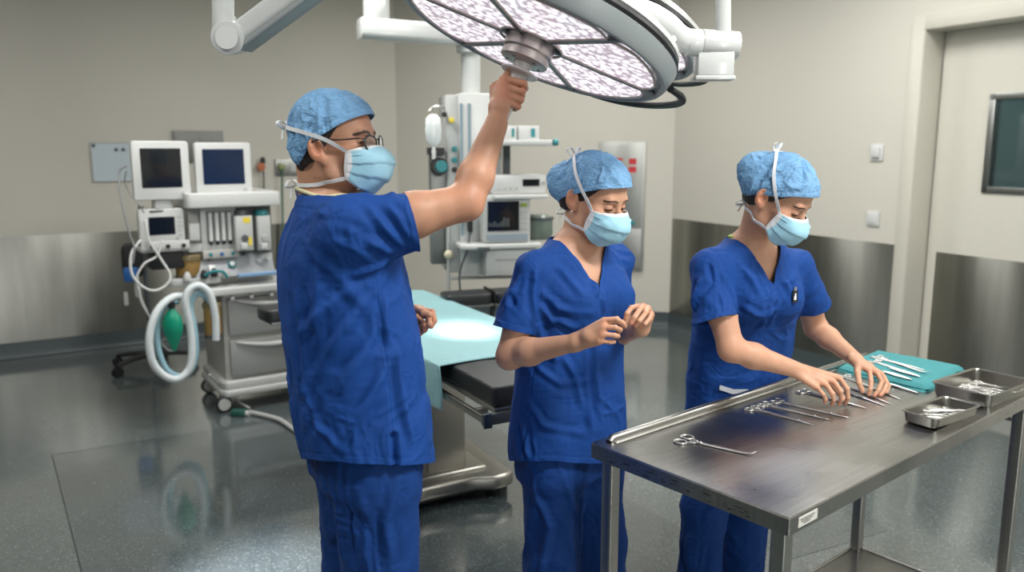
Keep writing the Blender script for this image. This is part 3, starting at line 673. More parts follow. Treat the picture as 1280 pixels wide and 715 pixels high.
b._add([drp(i, j) for i in range(ns + 1) for j in range(nt_ + 1)], [(i * (nt_ + 1) + j, (i + 1) * (nt_ + 1) + j, (i + 1) * (nt_ + 1) + j + 1, i * (nt_ + 1) + j + 1) for i in range(ns) for j in range(nt_)])
dr = b.build('table_drape', DRM, None, sharp=80); dr.location = ot.location; dr.rotation_euler = ot.rotation_euler
so = dr.modifiers.new('th', 'SOLIDIFY'); so.thickness = .004; so.offset = 1
tag(dr, 'pale turquoise cloth drape spread over the operating table behind the man', 'drape')
# ---------------------------------------------------------------- anaesthesia machine
ac = atz(285, 495, .10); ARZ = math.radians(33)
AM = Matrix.Translation((ac.x, ac.y, 0)) @ rotz(ARZ)
def AF(px, py, y=0.): s, z = onwall(px, py, AM, y); return s, z
am = thing('anaesthesia_machine', 'white and grey anaesthesia machine with drawers and two vaporisers, by the left wall', 'anaesthesia machine', (ac.x, ac.y, 0), ARZ)
CREAM = mat('machine_cream', (.46, .46, .43), .35, var=.03); MGREY = mat('machine_drawer_grey', (.29, .30, .295), .4, var=.03)
AW = .62; AD = .55
zs = AF(300, 470)[1]
b = MB(); pr = [(-.02, -.045), (AW + .04, -.045), (AW + .06, .0), (AW + .06, AD), (-.045, AD), (-.045, 0)]
b.prism(pr, .10, .145); b.prism([(p[0] * .97 + .01, p[1] * .95 + .01) for p in pr], .14, .20); b.build('base_skirt', WHITE, am, bevel=.014, seg=3)
z1 = AF(300, 378)[1]; z0 = AF(300, 468)[1]
b = MB(); b.box(0, AW, .02, AD, .19, z1 + .10); b.build('cabinet_body', CREAM, am, bevel=.006)
zt1, zt0 = AF(310, 371)[1], AF(310, 417)[1]; zb1, zb0 = AF(310, 423)[1], AF(310, 468)[1]
for (a_, c_) in ((zt0, zt1), (zb0, zb1)):
    d_ = MB().box(.03, AW - .015, -.012, .06, a_, c_).build('drawer', MGREY, am, bevel=.005)
    h = MB(); pts = [Vector((.07 + (AW - .13) * k / 16, -.020 - .012 * math.sin(PI * k / 16), c_ - .012 - .035 * math.sin(PI * k / 16))) for k in range(17)]
    h.tube(pts, [.005 + .011 * math.sin(PI * k / 16) for k in range(17)], 10); h.build('drawer_handle', WHITE, d_)
zw1 = AF(300, 349)[1]; zw0 = AF(300, 362)[1]
b = MB(); b.rbox(-.12, AW + .02, -.07, AD, zw0 - .02, zw0 + .03, r=.05); wk = b.build('work_surface', WHITE, am, bevel=.01, seg=3)
b = MB(); b.box(.0, AW, -.03, .05, zt1 + .01, zw0 - .01); b.build('apron_panel', WHITE, am, bevel=.004)
for x in (.05, .17, .30):
    MB().lathe([(0, 0), (.014, 0), (.016, .01), (.012, .03), (0, .03)], M=Matrix.Translation((x, -.03, zw0 - .04)) @ Matrix.Rotation(PI / 2, 4, 'X'), n=14).build('side_knob', WHITE, am)
# control panel (sloped), blue strip
zc0, zc1 = AF(300, 345)[1], AF(300, 318)[1]
zu1 = AF(300, 240)[1]; zu0 = AF(300, 258)[1]
SW = AF(343, 250)[0]; SL = AF(246, 250)[0]
b = MB(); b.box(SL - .04, SW, .10, AD - .02, zw0, zu0 + .01); up = b.build('upper_cabinet', CREAM, am, bevel=.006)
b = MB(); b._add([(SL - .03, .02, zc0), (SW - .01, .02, zc0), (SW - .01, .10, zc1), (SL - .03, .10, zc1), (SL - .03, .13, zc0), (SW - .01, .13, zc0), (SW - .01, .13, zc1), (SL - .03, .13, zc1)], [(0, 1, 2, 3), (4, 7, 6, 5), (0, 4, 5, 1), (3, 2, 6, 7), (0, 3, 7, 4), (1, 5, 6, 2)])
cp = b.build('control_panel', mat('control_panel_grey', (.40, .42, .44), .4), am, bevel=.003)
tilt = math.atan2(.08, zc1 - zc0)
def cpM(fx, fz, out=0.): return Matrix.Translation((SL + (SW - SL) * fx, .02 + .08 * fz - .004 - out, zc0 + (zc1 - zc0) * fz)) @ Matrix.Rotation(PI / 2 - tilt, 4, 'X')
for fx, fz, r, m_ in ((.42, .5, .026, TEALP), (.42, .5, .017, WHITE), (.60, .9, .008, BLACK), (.78, .55, .016, WHITE), (.90, .6, .015, WHITE), (.14, .8, .01, BLACK), (.42, .92, .01, TEALP)):
    MB().lathe([(0, 0), (r, 0), (r, .012 if m_ is not WHITE else .02), (r * .85, .016 if m_ is not WHITE else .024), (0, .016 if m_ is not WHITE else .024)], M=cpM(fx, fz), n=20).build('control_knob', m_, cp)
b = MB(cpM(.15, .3)); b.rbox(-.022, .022, -.05, .03, 0, .03, r=.008); b.build('white_switch_block', WHITE, cp, bevel=.003)
b = MB(); b.box(.10, SW + .02, -.05, .0, zc0 - .004, zc0 + .018); b.build('blue_strip', mat('soft_blue_strip', (.22, .36, .56), .4), am, bevel=.004)
# flowmeter window
x0, fz1 = AF(255, 264, .1); x1, fz0 = AF(289, 301, .1)
b = MB(); b.box(x0 - .035, x1 + .03, .055, .11, fz0 - .045, fz1 + .02); fm = b.build('flowmeter_frame', WHITE, am, bevel=.006)
MB().box(x0, x1, .048, .06, fz0, fz1).build('flowmeter_window', mat('flow_window_grey', (.16, .17, .17), .3), fm)
for k in range(4):
    x = x0 + (x1 - x0) * (k + .5) / 4; MB().tube([(x, .042, fz0 + .012), (x, .042, fz1 - .008)], .0125, 12).build('flow_tube', mat('flow_tube_glass', (.62, .64, .62), .2), fm)
    MB().tube([(x, .04, fz0 - .012), (x, .04, fz0 + .012)], .010, 12).build('flow_valve', BLACK, fm)
b = MB(); b.box(x0 - .035, x1 + .03, .04, .10, fz0 - .10, fz0 - .045); kp = b.build('key_panel', CREAM, am, bevel=.004)
for k in range(3): MB().lathe([(0, 0), (.011, 0), (.012, .008), (0, .01)], M=Matrix.Translation((x0 + .01 + (x1 - x0 - .02) * k / 2, .04, fz0 - .072)) @ Matrix.Rotation(PI / 2, 4, 'X'), n=14).build('round_key', TEALP if k != 1 else BLUEP, kp)
# vaporiser bay
vx0, vz1 = AF(291, 254, .1); vx1, vz0 = AF(340, 314, .1)
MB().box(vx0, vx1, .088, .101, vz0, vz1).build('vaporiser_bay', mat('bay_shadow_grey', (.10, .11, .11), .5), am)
for (pa, pb, capm, lab) in ((292, 317, DGREY, 1), (320, 339, TEALP, 0)):
    a_, z1_ = AF(pa, 270, 0); c_, z0_ = AF(pb, 312, 0)
    v_ = MB().rbox(a_, c_, -.02, .09, z0_, z1_, r=.012).build('vaporiser', LGREY, am, bevel=.003); xm = (a_ + c_) / 2
    MB().lathe([(0, 0), (.042, 0), (.045, .012), (.036, .035), (0, .038)], M=Matrix.Translation((xm, .035, z1_)), n=24).build('dial_cap', capm, v_)
    MB().lathe([(0, 0), (.022, 0), (.02, .018), (0, .02)], M=Matrix.Translation((xm, -.02, z0_ + .08)) @ Matrix.Rotation(PI / 2, 4, 'X'), n=18).build('filler_cap', DGREY if lab else GREYP, v_)
    b = MB(); b.box(xm - .03, xm + .01, -.045, -.015, z0_ + .01, z0_ + .05); b.build('locking_lever', WHITE, v_, bevel=.003)
    if lab: 
        b = MB(); b.box(xm - .005, xm + .04, -.0215, -.0195, z1_ - .045, z1_ - .01); b.build('yellow_label', YELLOW, v_)
        b = MB(); b.box(xm + .022, xm + .042, -.0215, -.0195, z0_ + .03, z0_ + .085); b.build('yellow_label', YELLOW, v_)
b = MB(); b.rbox(AF(231, 250)[0], SW + .03, -.04, AD + .02, zu0, zu1, r=.03); ts_ = b.build('top_shelf', WHITE, am, bevel=.008, seg=3)
b = MB(); b.box(.0, .18, -.042, -.039, zu0 + .012, zu0 + .018); b.build('shelf_print', GREYP, ts_)
# white junction box, cable arm plate on the left flank
a_, z1_ = AF(235, 279, .05); c_, z0_ = AF(250, 300, .05)
MB().rbox(a_, c_, .03, .08, z0_, z1_, r=.008).build('junction_box', WHITE, am, bevel=.004)
# casters
for x, y in ((.0, .02), (AW, .02), (.02, AD - .04), (AW, AD - .04)):
    c_ = MB().lathe([(.02, -.016), (.048, -.016), (.053, -.010), (.053, .010), (.048, .016), (.02, .016)], M=Matrix.Translation((x - .03, y - .03, .053)) @ Matrix.Rotation(PI / 2, 4, 'X') @ Matrix.Rotation(.0, 4, 'Y'), n=28).build('caster', BLACK, am)
    MB().lathe([(0, -.024), (.036, -.024), (.040, -.018), (.040, .018), (.036, .024), (0, .024)], M=Matrix.Translation((x - .03, y - .03, .053)) @ Matrix.Rotation(PI / 2, 4, 'X'), n=24).build('caster_hub', LGREY, c_)
    MB().box(x - .05, x - .01, y - .045, y + .0, .09, .115).build('caster_fork', DGREY, c_)
# absorber arm with canisters on the left
zA = AF(220, 357, 0)[1]
b = MB(); b.rbox(-.30, .02, .02, .16, zA - .01, zA + .035, r=.04); ab = b.build('absorber_arm', WHITE, am, bevel=.006)
def canister(x, y, z0_, z1_, r, name='absorbent_canister'):
    c_ = MB().lathe([(0, z0_), (r * .92, z0_), (r, z0_ + .01), (r, z1_ - .035), (0, z1_ - .035)], M=Matrix.Translation((x, y, 0)), n=28).build(name, AMBER, am)
    MB().lathe([(0, z1_ - .035), (r * 1.1, z1_ - .035), (r * 1.12, z1_ - .01), (r, z1_), (0, z1_)], M=Matrix.Translation((x, y, 0)), n=28).build('canister_lid', mat('smoky_lid', (.20, .16, .08), .2), c_)
    MB().lathe([(0, z0_ - .012), (r * 1.05, z0_ - .012), (r * 1.06, z0_ + .008), (0, z0_ + .008)], M=Matrix.Translation((x, y, 0)), n=28).build('canister_base', DGREY, c_)
canister(-.17, .10, AF(228, 346, .1)[1], AF(228, 318, .1)[1], .075)
canister(-.07, -.02, AF(250, 420, 0)[1], AF(250, 378, 0)[1], .052)
for x, z_ in ((-.10, zA + .05), (-.04, zA + .055), (-.20, zA + .045), (.03, zA + .045)):
    MB().lathe([(0, -.02), (.022, -.02), (.024, .0), (.018, .02), (.01, .034), (0, .036)], M=Matrix.Translation((x, -.0, z_)), n=16).build('valve_cap', [WHITE, BLACK, LGREY, TEALP][int((x + .2) * 10) % 4], ab)
MB().tube(spline([(-.1, -.02, zA + .05), (-.06, -.05, zA + .075), (-.0, -.05, zA + .07), (.03, -.04, zA + .03)], 6), .009, 10).build('sample_elbow', TEALP, ab)
# monitors: each one stands or hangs on the machine
def AX(x, y, z): return AM @ Vector((x, y, z))
def monitor(name, label, px0, py0, px1, py1, y, scm, group=None, bez=.030, chin=.06, dep=.09, keys=0, rot=0.):
    x0, z1 = AF(px0, py0, y); x1, z0 = AF(px1, py1, y); w_, h_ = x1 - x0, z1 - z0
    t = thing(name, label, 'monitor', AX((x0 + x1) / 2, y, z0), ARZ + rot, group)
    b = MB(); b.rbox(-w_ / 2, w_ / 2, 0, dep * .45, 0, h_, r=.02, ax='y'); b.rbox(-w_ / 2 + .03, w_ / 2 - .03, dep * .4, dep, .03, h_ - .03, r=.02, ax='y'); hs = b.build('housing', WHITE, t, bevel=.007, seg=3)
    b = MB(); b.rbox(-w_ / 2 + bez, w_ / 2 - bez, -.002, .01, chin, h_ - bez * .9, r=.004, ax='y'); b.build('screen', scm, t)
    b = MB(); b.lathe([(0, 0), (.011, 0), (.011, .006), (0, .007)], M=Matrix.Translation((w_ / 2 - .045, -.0, chin * .5)) @ Matrix.Rotation(PI / 2, 4, 'X'), n=16); b.build('power_button', GREYP, t)
    for k in range(keys): MB().box(w_ / 2 - bez * .75, w_ / 2 - bez * .3, -.004, .002, h_ * .2 + k * h_ * .13, h_ * .2 + k * h_ * .13 + .012).build('soft_key', LGREY, t)
    return t, w_, h_
mg = None
m1, w1, h1 = monitor('patient_monitor', 'left of the two large monitors on the anaesthesia machine, black screen', 162, 176, 240, 249, .02, SCREEN, bez=.048, chin=.075, rot=.06)
m2, w2, h2 = monitor('patient_monitor', 'right of the two large monitors on the anaesthesia machine, dark blue screen', 242, 178, 316, 243, .06, SCREENB, bez=.045, chin=.07)
MB().rbox(-.09, .09, .0, .1, -.012, .004, r=.02).build('foot_plate', WHITE, m2, bevel=.004)
m3, w3, h3 = monitor('gas_monitor', 'small monitor below the large black-screened one, left of the machine', 172, 262, 232, 302, .04, SCREEN, bez=.055, chin=.05, keys=5, dep=.16)
MB().rbox(-.05, .05, .02, .10, -.06, .0, r=.012).build('tilt_neck', WHITE, m1, bevel=.006)
b = MB(); b.box(-.08, .08, .02, .09, -.075, -.06); b.box(-.03, .03, .03, .08, -.10, -.07); b.build('swivel_mount', DGREY, m1, bevel=.004)
# bracket shelf under the gas monitor
x0, z1_ = AF(176, 303, 0); x1, z0_ = AF(238, 317, 0)
b = MB(); b.box(x0, x1, .0, .22, z0_ + .02, z0_ + .04); b.box(x0, x1, .0, .01, z0_ + .02, z1_); b.box(x1 - .0, .1, .06, .14, z0_, z0_ + .05); b.tube([(x0 + .13, .12, z0_), (x0 + .13, .12, AF(200, 250, .1)[1])], .02, 12); br = b.build('bracket_shelf', WHITE, am, bevel=.003)
for k in range(3): MB().lathe([(0, 0), (.012, 0), (.012, .012), (0, .014)], M=Matrix.Translation((x0 + .06 + k * .09, -.001, z0_ + .055)) @ Matrix.Rotation(PI / 2, 4, 'X'), n=12).build('port', BLACK, br)
b = MB(); b.rbox(x0 + .05, x1 - .03, .03, .2, z0_ - .09, z0_ + .015, r=.012, ax='y'); b.build('black_module', BLACK, am, bevel=.004)
# breathing hoses: wide pale loops and a blue one
def AQ(px, py, y): s, z = AF(px, py, y); return AX(s, y, z)
def hose(name, label, pts, r, m_, cat='hose', group=None, rib=True, n=9):
    P = [AQ(*p) for p in pts]; o = P[0]; sp = spline([p - o for p in P], n)
    if rib:
        out = [sp[0]]; acc = 0
        fine = spline([p - o for p in P], n * 5); rs = []
        for i, p in enumerate(fine): rs.append(r * (1 + .06 * math.cos(i * 2 * PI / 3)))
        b = MB().tube(fine, rs, 12)
    else: b = MB().tube(sp, r, 10)
    ob = b.build(name, m_, None, sharp=180); ob.location = o
    return tag(ob, label, cat, group)
hose('breathing_hose', 'wide pale corrugated hose looping low at the left of the anaesthesia machine', [(238, 372, -.02), (215, 372, -.06), (196, 390, -.10), (187, 420, -.12), (190, 450, -.13), (203, 468, -.13), (221, 474, -.13), (236, 462, -.12), (240, 440, -.11), (238, 410, -.10), (232, 380, -.10), (236, 363, -.09), (249, 357, -.08), (262, 368, -.08), (269, 395, -.08), (270, 425, -.08)], .023, TUBEW)
hose('breathing_hose', 'light blue hose looping inside the wide pale one, around the green bag', [(222, 376, .03), (204, 386, .0), (197, 410, -.03), (199, 440, -.04), (209, 462, -.04), (225, 470, -.05), (239, 462, -.06), (245, 440, -.06), (243, 410, -.06), (238, 383, -.05), (246, 368, -.04), (259, 372, -.04), (265, 390, -.04)], .018, TUBEB)
o = AQ(216, 408, -.07)
bag = thing('reservoir_bag', 'shiny green rubber reservoir bag hanging inside the hose loops', 'breathing bag', o)
b = MB(); prof = [(.0, -.155), (.012, -.15), (.018, -.13), (.035, -.09), (.058, -.03), (.062, .02), (.05, .065), (.03, .09), (.018, .105), (.018, .13), (0, .13)]
b.lathe(prof, n=28); b.v = [(x, y * .7, z) for x, y, z in b.v]; b.build('bag', GREENR, bag)
MB().lathe([(0, .115), (.021, .115), (.021, .15), (0, .15)], n=16).build('neck_connector', BLACK, bag)
thin = mat('thin_white_cable', (.6, .61, .6), .4); gcab = mat('grey_cable', (.22, .23, .23), .4)
hose('monitor_cable', 'white cable looping from beside the small monitor down to the machine', [(176, 300, .0), (164, 318, -.02), (166, 345, -.04), (185, 362, -.05), (203, 360, -.05), (213, 345, -.04), (200, 322, -.02), (186, 300, -.02), (181, 275, -.02)], .008, thin, 'cable', 'cables left of the anaesthesia machine', False)
hose('monitor_cable', 'white cable running from the black unit down behind the green bag', [(172, 345, .0), (176, 375, .0), (188, 398, .0), (200, 425, .0), (210, 437, -.02), (217, 438, -.04)], .006, thin, 'cable', 'cables left of the anaesthesia machine', False)
hose('monitor_cable', 'grey cable hanging from the pale blue wall board past the small monitor', [(158, 208, .2), (149, 215, .12), (150, 240, .06), (156, 270, .02), (163, 295, .0), (168, 310, -.02), (166, 330, -.03)], .005, gcab, 'cable', 'cables left of the anaesthesia machine', False)
hose('monitor_cable', 'thin grey cable crossing below the left large monitor', [(158, 214, .2), (156, 228, .1), (164, 244, .03), (174, 256, .0), (180, 266, .0)], .0045, gcab, 'cable', 'cables left of the anaesthesia machine', False)
hose('monitor_cable', 'pale cable falling beside the machine flank to the wheeled stand', [(203, 300, .0), (196, 320, -.01), (180, 330, -.02), (170, 350, -.02), (175, 370, .02), (184, 390, .05)], .007, thin, 'cable', 'cables left of the anaesthesia machine', False)
# small black unit with a blue pouch on its pole stand
st_ = AQ(166, 470, .30); sx, sy = st_.x, st_.y
p0 = atz(168, 462, 0); pst = thing('pole_stand', 'black five-footed wheeled stand behind the looping hoses', 'stand', (p0.x + .12, p0.y + .05, 0), .4)
MB().lathe([(0, .09), (.05, .09), (.05, .13), (.022, .15), (.019, .20), (.019, 1.25), (0, 1.25)], n=18).build('pole', DGREY, pst)
for k in range(5):
    a = k * 2 * PI / 5 + 2.55; d_ = Vector((math.cos(a), math.sin(a), 0)); lg = MB().tube([d_ * .03 + Vector((0, 0, .115)), d_ * .18 + Vector((0, 0, .105)), d_ * .30 + Vector((0, 0, .085))], [.03, .024, .018], 10, flat=.8).build('foot_arm', BLACK, pst)
    nrm = Vector((-d_.y, d_.x, 0)); c_ = d_ * .30 + Vector((0, 0, .034)); b = MB(); b.cyl(c_ - nrm * .024, c_ - nrm * .006, .034, n=20); b.cyl(c_ + nrm * .006, c_ + nrm * .024, .034, n=20); b.cyl(c_ + Vector((0, 0, .0)) - nrm * .01, c_ + nrm * .01, .01, n=8); b.tube([c_, c_ + Vector((0, 0, .055))], .012, 8); b.build('caster', BLACK, lg)
Rl = rotz(-.4)
def stl(px, py): v = at(px, py, pst.location.y - .04) - Vector(pst.location); return Rl @ v
c_ = stl(166, 325); b = MB(Matrix.Translation(c_)); b.rbox(-.075, .075, -.05, .02, -.13, .13, r=.05, ax='y'); un = b.build('cable_bundle_bag', BLACK, pst, bevel=.015, seg=3)
c_ = stl(164, 341); MB(Matrix.Translation(c_ + Vector((0, -.045, 0)))).rbox(-.052, .052, -.03, .02, -.06, .05, r=.02, ax='y').build('blue_pouch', BLUEP, pst, bevel=.01)
c_ = stl(158, 372); MB(Matrix.Translation(c_ + Vector((0, -.05, 0)))).rbox(-.014, .014, -.008, .008, -.05, .05, r=.006, ax='y').build('white_tag', WHITE, pst)
c_ = stl(173, 362); MB(Matrix.Translation(c_ + Vector((0, -.05, 0)))).rbox(-.022, .022, -.012, .012, -.05, .05, r=.012, ax='y').build('hand_control', LGREY, pst, bevel=.004)
# floor hose from the machine
pts = [atz(262, 468, .28), atz(283, 488, .10), atz(300, 503, .03), atz(312, 510, .012)]; o = pts[0]
ob = MB().tube(spline([p - o for p in pts], 8), .007, 8).build('suction_line', thin); ob.location = o; tag(ob, 'thin clear line dropping from the machine to the connector on the floor', 'tube')
pts = [atz(312, 515, .018), atz(330, 519, .018), atz(350, 525, .018), atz(372, 540, .018), atz(400, 560, .018), atz(425, 590, .018)]; o = pts[0]
ob = MB().tube(spline([p - o for p in pts], 8), .014, 10).build('floor_hose', mat('grey_white_hose', (.42, .43, .42), .4)); ob.location = o; tag(ob, 'grey hose lying on the floor from the machine towards the man', 'hose')
p = atz(300, 516, .02); cn = thing('hose_connector', 'small dark green connector on the floor at the end of the grey hose', 'connector', (p.x, p.y, 0), -.1)
MB().rbox(-.055, .04, -.028, .028, .002, .04, r=.012).build('connector_body', mat('dark_green_plastic', (.02, .09, .07), .4), cn, bevel=.006)
MB().tube([(.04, 0, .018), (.062, 0, .018)], .018, 12).build('collar', LGREY, cn)
# ---------------------------------------------------------------- things on the left and back walls
def wt(name, label, cat, M, px0, py0, px1, py1, dep, build, group=None):
    s0, z1 = onwall(px0, py0, M); s1, z0 = onwall(px1, py1, M)
    o = M @ Vector(((s0 + s1) / 2, 0, z0)); t = thing(name, label, cat, o, math.atan2(M[1][0], M[0][0]), group); build(t, s1 - s0, z1 - z0, dep); return t
def wb_board(t, w_, h_, d):
    MB().rbox(-w_ / 2, w_ / 2, -.012, -.001, 0, h_, r=.01, ax='y').build('board', mat('pale_blue_board', (.50, .58, .63), .35, var=.02), t)
    b = MB(); 
    for x0, x1, z0, z1 in ((-w_ / 2, w_ / 2, 0, .008), (-w_ / 2, w_ / 2, h_ - .008, h_), (-w_ / 2, -w_ / 2 + .008, 0, h_), (w_ / 2 - .008, w_ / 2, 0, h_)): b.box(x0, x1, -.016, -.002, z0, z1)
    b.build('board_frame', GREYP, t, bevel=.001)
    for x, z in ((-w_ * .11, h_ * .82), (-w_ * .0, h_ * .82), (-w_ / 2 + .025, h_ - .025), (w_ * .3, h_ * .47)): MB().lathe([(0, 0), (.014, 0), (.014, .01), (0, .012)], M=Matrix.Translation((x, -.012, z)) @ Matrix.Rotation(PI / 2, 4, 'X'), n=14).build('magnet', DGREY, t)
wt('wall_board', 'pale blue magnetic board on the left wall behind the left monitor', 'board', ML, 112, 178, 196, 226, .02, wb_board)
OUTP = mat('outlet_plate_grey', (.20, .205, .195), .45, .2)
def wb_plate(t, w_, h_, d):
    MB().box(-w_ / 2, w_ / 2, -.03, -.001, 0, h_).build('back_plate', OUTP, t, bevel=.003)
    for k in range(2): MB().box(-w_ * .46 + k * w_ * .47, -w_ * .03 + k * w_ * .47, -.034, -.028, h_ * .1, h_ * .9).build('cover_plate', OUTP, t, bevel=.002)
    for k in range(3): MB().lathe([(0, 0), (.03, 0), (.03, .03), (.018, .045), (0, .045)], M=Matrix.Translation((-w_ * .3 + k * w_ * .28, -.034, h_ * .2)) @ Matrix.Rotation(PI / 2, 4, 'X'), n=16).build('gas_outlet', [TEALP, LGREY, TEALP][k], t)
wt('gas_outlet_panel', 'grey metal outlet panel on the wall above the two large monitors', 'outlet panel', ML, 215, 163, 280, 202, .03, wb_plate)
def wb_trunk(t, w_, h_, d):
    MB().box(-w_ / 2, w_ / 2, -.03, -.001, 0, h_).build('trunking', STEELD, t, bevel=.003)
    for k in range(3): 
        s = MB().box(-w_ * .15 + k * w_ * .22, w_ * .02 + k * w_ * .22, -.036, -.028, h_ * .2, h_ * .8).build('socket_plate', LGREY, t, bevel=.002)
    MB().lathe([(0, 0), (.035, 0), (.03, .05), (0, .06)], M=Matrix.Translation((-w_ * .38, -.03, h_ * .5)) @ Matrix.Rotation(PI / 2, 4, 'X'), n=16).build('plug', mat('olive_plug', (.22, .25, .10), .5), t)
    MB().tube(spline([(-w_ * .38, -.08, h_ * .4), (-w_ * .40, -.07, -.1), (-w_ * .42, -.05, -.5), (-w_ * .5, -.05, -.95)], 6), .009, 8).build('green_cord', mat('green_cord', (.05, .14, .11), .5), t)
wt('socket_trunking', 'metal strip of wall sockets behind the man\'s neck', 'wall sockets', ML, 343, 199, 394, 218, .03, wb_trunk)
def wb_reg(t, w_, h_, d):
    MB().lathe([(0, 0), (.03, 0), (.028, .04), (0, .045)], M=Matrix.Translation((0, 0, h_ * .45)) @ Matrix.Rotation(PI / 2, 4, 'X'), n=16).build('wall_socket', GREYP, t)
    MB().lathe([(0, 0), (.036, 0), (.036, .03), (0, .032)], M=Matrix.Translation((-.012, -.045, h_ * .45)) @ Matrix.Rotation(PI / 2, 4, 'X'), n=20).build('orange_dial', mat('rust_orange', (.42, .12, .05), .4), t)
    MB().lathe([(0, 0), (.022, 0), (.02, .05), (0, .06)], M=Matrix.Translation((.01, -.05, h_ * .62)), n=16).build('black_knob', BLACK, t)
    MB().tube(spline([(0, -.05, h_ * .4), (.01, -.05, 0), (0, -.05, -.25)], 6), .008, 8).build('cord', DGREY, t)
wt('vacuum_regulator', 'small orange and black regulator on the wall just right of the large monitors', 'regulator', ML, 320, 195, 331, 219, .05, wb_reg)
def wb_cab(t, w_, h_, d):
    MB().box(-w_ / 2 - .02, w_ / 2 + .02, -.02, -.001, -.02, h_ + .02).build('surround', STEELD, t, bevel=.003)
    d1_ = MB().box(-w_ / 2, w_ / 2 - .02, -.035, -.018, h_ * .34, h_).build('cabinet_door', mat('cabinet_grey', (.33, .34, .32), .35, .6), t, bevel=.003)
    MB().box(-w_ / 2, w_ / 2, -.05, -.018, 0, h_ * .33).build('lower_panel', STEELD, t, bevel=.004)
    MB().box(w_ * .06, w_ * .34, -.06, -.034, h_ * .36, h_ * .39).build('latch', TEALP, d1_, bevel=.003)
    b = MB(); 
    for k in range(2): b.box(w_ * .16, w_ * .34, -.038, -.034, h_ * .84 - k * .075, h_ * .84 - k * .075 + .055)
    for k in range(2): b.build('red_notice', REDP, d1_); break
    b = MB(); b.box(w_ * -.28, w_ * .02, -.038, -.034, h_ * .87, h_ * .89); b.build('red_line', REDP, d1_)
wt('wall_cabinet', 'tall grey steel cabinet with red notices set in the back wall', 'cabinet', MM, 752, 180, 801, 336, .05, wb_cab)
def wb_sw(t, w_, h_, d):
    MB().rbox(-w_ / 2, w_ / 2, -.012, -.001, 0, h_, r=.006, ax='y').build('switch_plate', WHITE, t, bevel=.002)
    MB().box(-w_ * .3, w_ * .3, -.03, -.012, h_ * .2, h_ * .8).build('switch_body', WHITE, t, bevel=.004)
wt('wall_switch', 'upper of two white wall fittings beside the doorway', 'wall switch', MR, 1090, 180, 1104, 201, .03, wb_sw)
def wb_sw2(t, w_, h_, d):
    MB().rbox(-w_ / 2, w_ / 2, -.012, -.001, 0, h_, r=.006, ax='y').build('switch_plate', WHITE, t, bevel=.002)
    MB().box(-w_ * .36, w_ * .36, -.017, -.012, h_ * .14, h_ * .86).build('rocker', WHITE, t, bevel=.002)
wt('wall_switch', 'lower of two white wall fittings, just above the steel panel by the doorway', 'wall switch', MR, 1085, 263, 1099, 283, .02, wb_sw2)
# ---------------------------------------------------------------- ceiling supply unit
PY = 4.9; po = at(590, 345, PY); PR = math.radians(14)
PM = Matrix.Translation((po.x, po.y, 0)) @ rotz(PR)
def PF(px, py, y=0.): return onwall(px, py, PM, y)
pu = thing('medical_supply_unit', 'white ceiling-hung supply column with shelves, behind the raised arm', 'supply unit', (po.x, po.y, 0), PR)
x0, zt = PF(574, 116); x1, zb = PF(614, 344)
b = MB(); b.rbox(x0, x1, 0, .34, zb, zt, r=.02); colb = b.build('upright_body', WHITE, pu, bevel=.008)
xs, _ = PF(557, 200)
b = MB(); b.rbox(x0 - .075, x0 + .01, .03, .30, zb + .02, zt - .01, r=.02); b.build('side_panel', LGREY, pu, bevel=.006)
for px in (577, 587): xa, _ = PF(px, 200); MB().box(xa - .009, xa + .009, -.006, .002, zb + .25, zt - .06).build('blue_grey_groove', mat('blue_grey_groove', (.22, .29, .33), .4), colb)
for (px, py, m_) in ((565, 150, YELLOW), (569, 186, TEALP), (569, 200, TEALP), (569, 212, BLACK), (556, 143, BLACK)):
    xa, za = PF(px, py); MB().lathe([(0, 0), (.016, 0), (.016, .02), (0, .022)], M=Matrix.Translation((xa, .03 if px < 575 else 0, za)) @ Matrix.Rotation(PI / 2, 4, 'X'), n=14).build('outlet', m_, colb)
# drop tube, joint and boom
def PL(px, py, Y): return PM.inverted() @ at(px, py, Y)
c = PL(595, 112, PY); 
MB().tube([(PL(595, 116, PY).x, .15, zt - .01), (PL(595, 66, PY).x, .15, PL(595, 60, PY).z)], .058, 24).build('drop_tube', SHELL, pu)
zb_ = PL(595, 50, PY).z
b = MB(); xt = PL(595, 66, PY).x; b.cyl((xt, .15, zb_ - .06), (xt, .15, zb_ + .10), .085, n=28); b.build('boom_joint', SHELL, pu, bevel=.008)
bl = PL(449, 52, PY - .1); e = Vector((xt, .15, zb_ + .04)); s_ = Vector((bl.x, bl.y, zb_ + .05)); M = frame_z(s_, e - s_, (0, 0, 1))
MB(M).rbox(-.058, .058, -.08, .08, 0, (e - s_).length, r=.03).build('boom', SHELL, pu, bevel=.012)
st = PL(471, 38, PY - .05); MB().cyl((st.x, st.y, zb_ + .10), (st.x, st.y, zb_ + .24), .075, n=28).build('boom_bearing', SHELL, pu, bevel=.006)
MB().tube([(st.x, st.y, zb_ + .23), (st.x, st.y, zb_ + .33), (st.x, st.y, HC - .01)], [.085, .105, .105], 24).build('ceiling_post', SHELL, pu, sharp=50)
b = MB(); b.tube([(st.x, st.y, zb_ + .36), (st.x - .5, st.y - .1, zb_ + .44)], .05, 14); b.build('upper_arm', SHELL, pu)
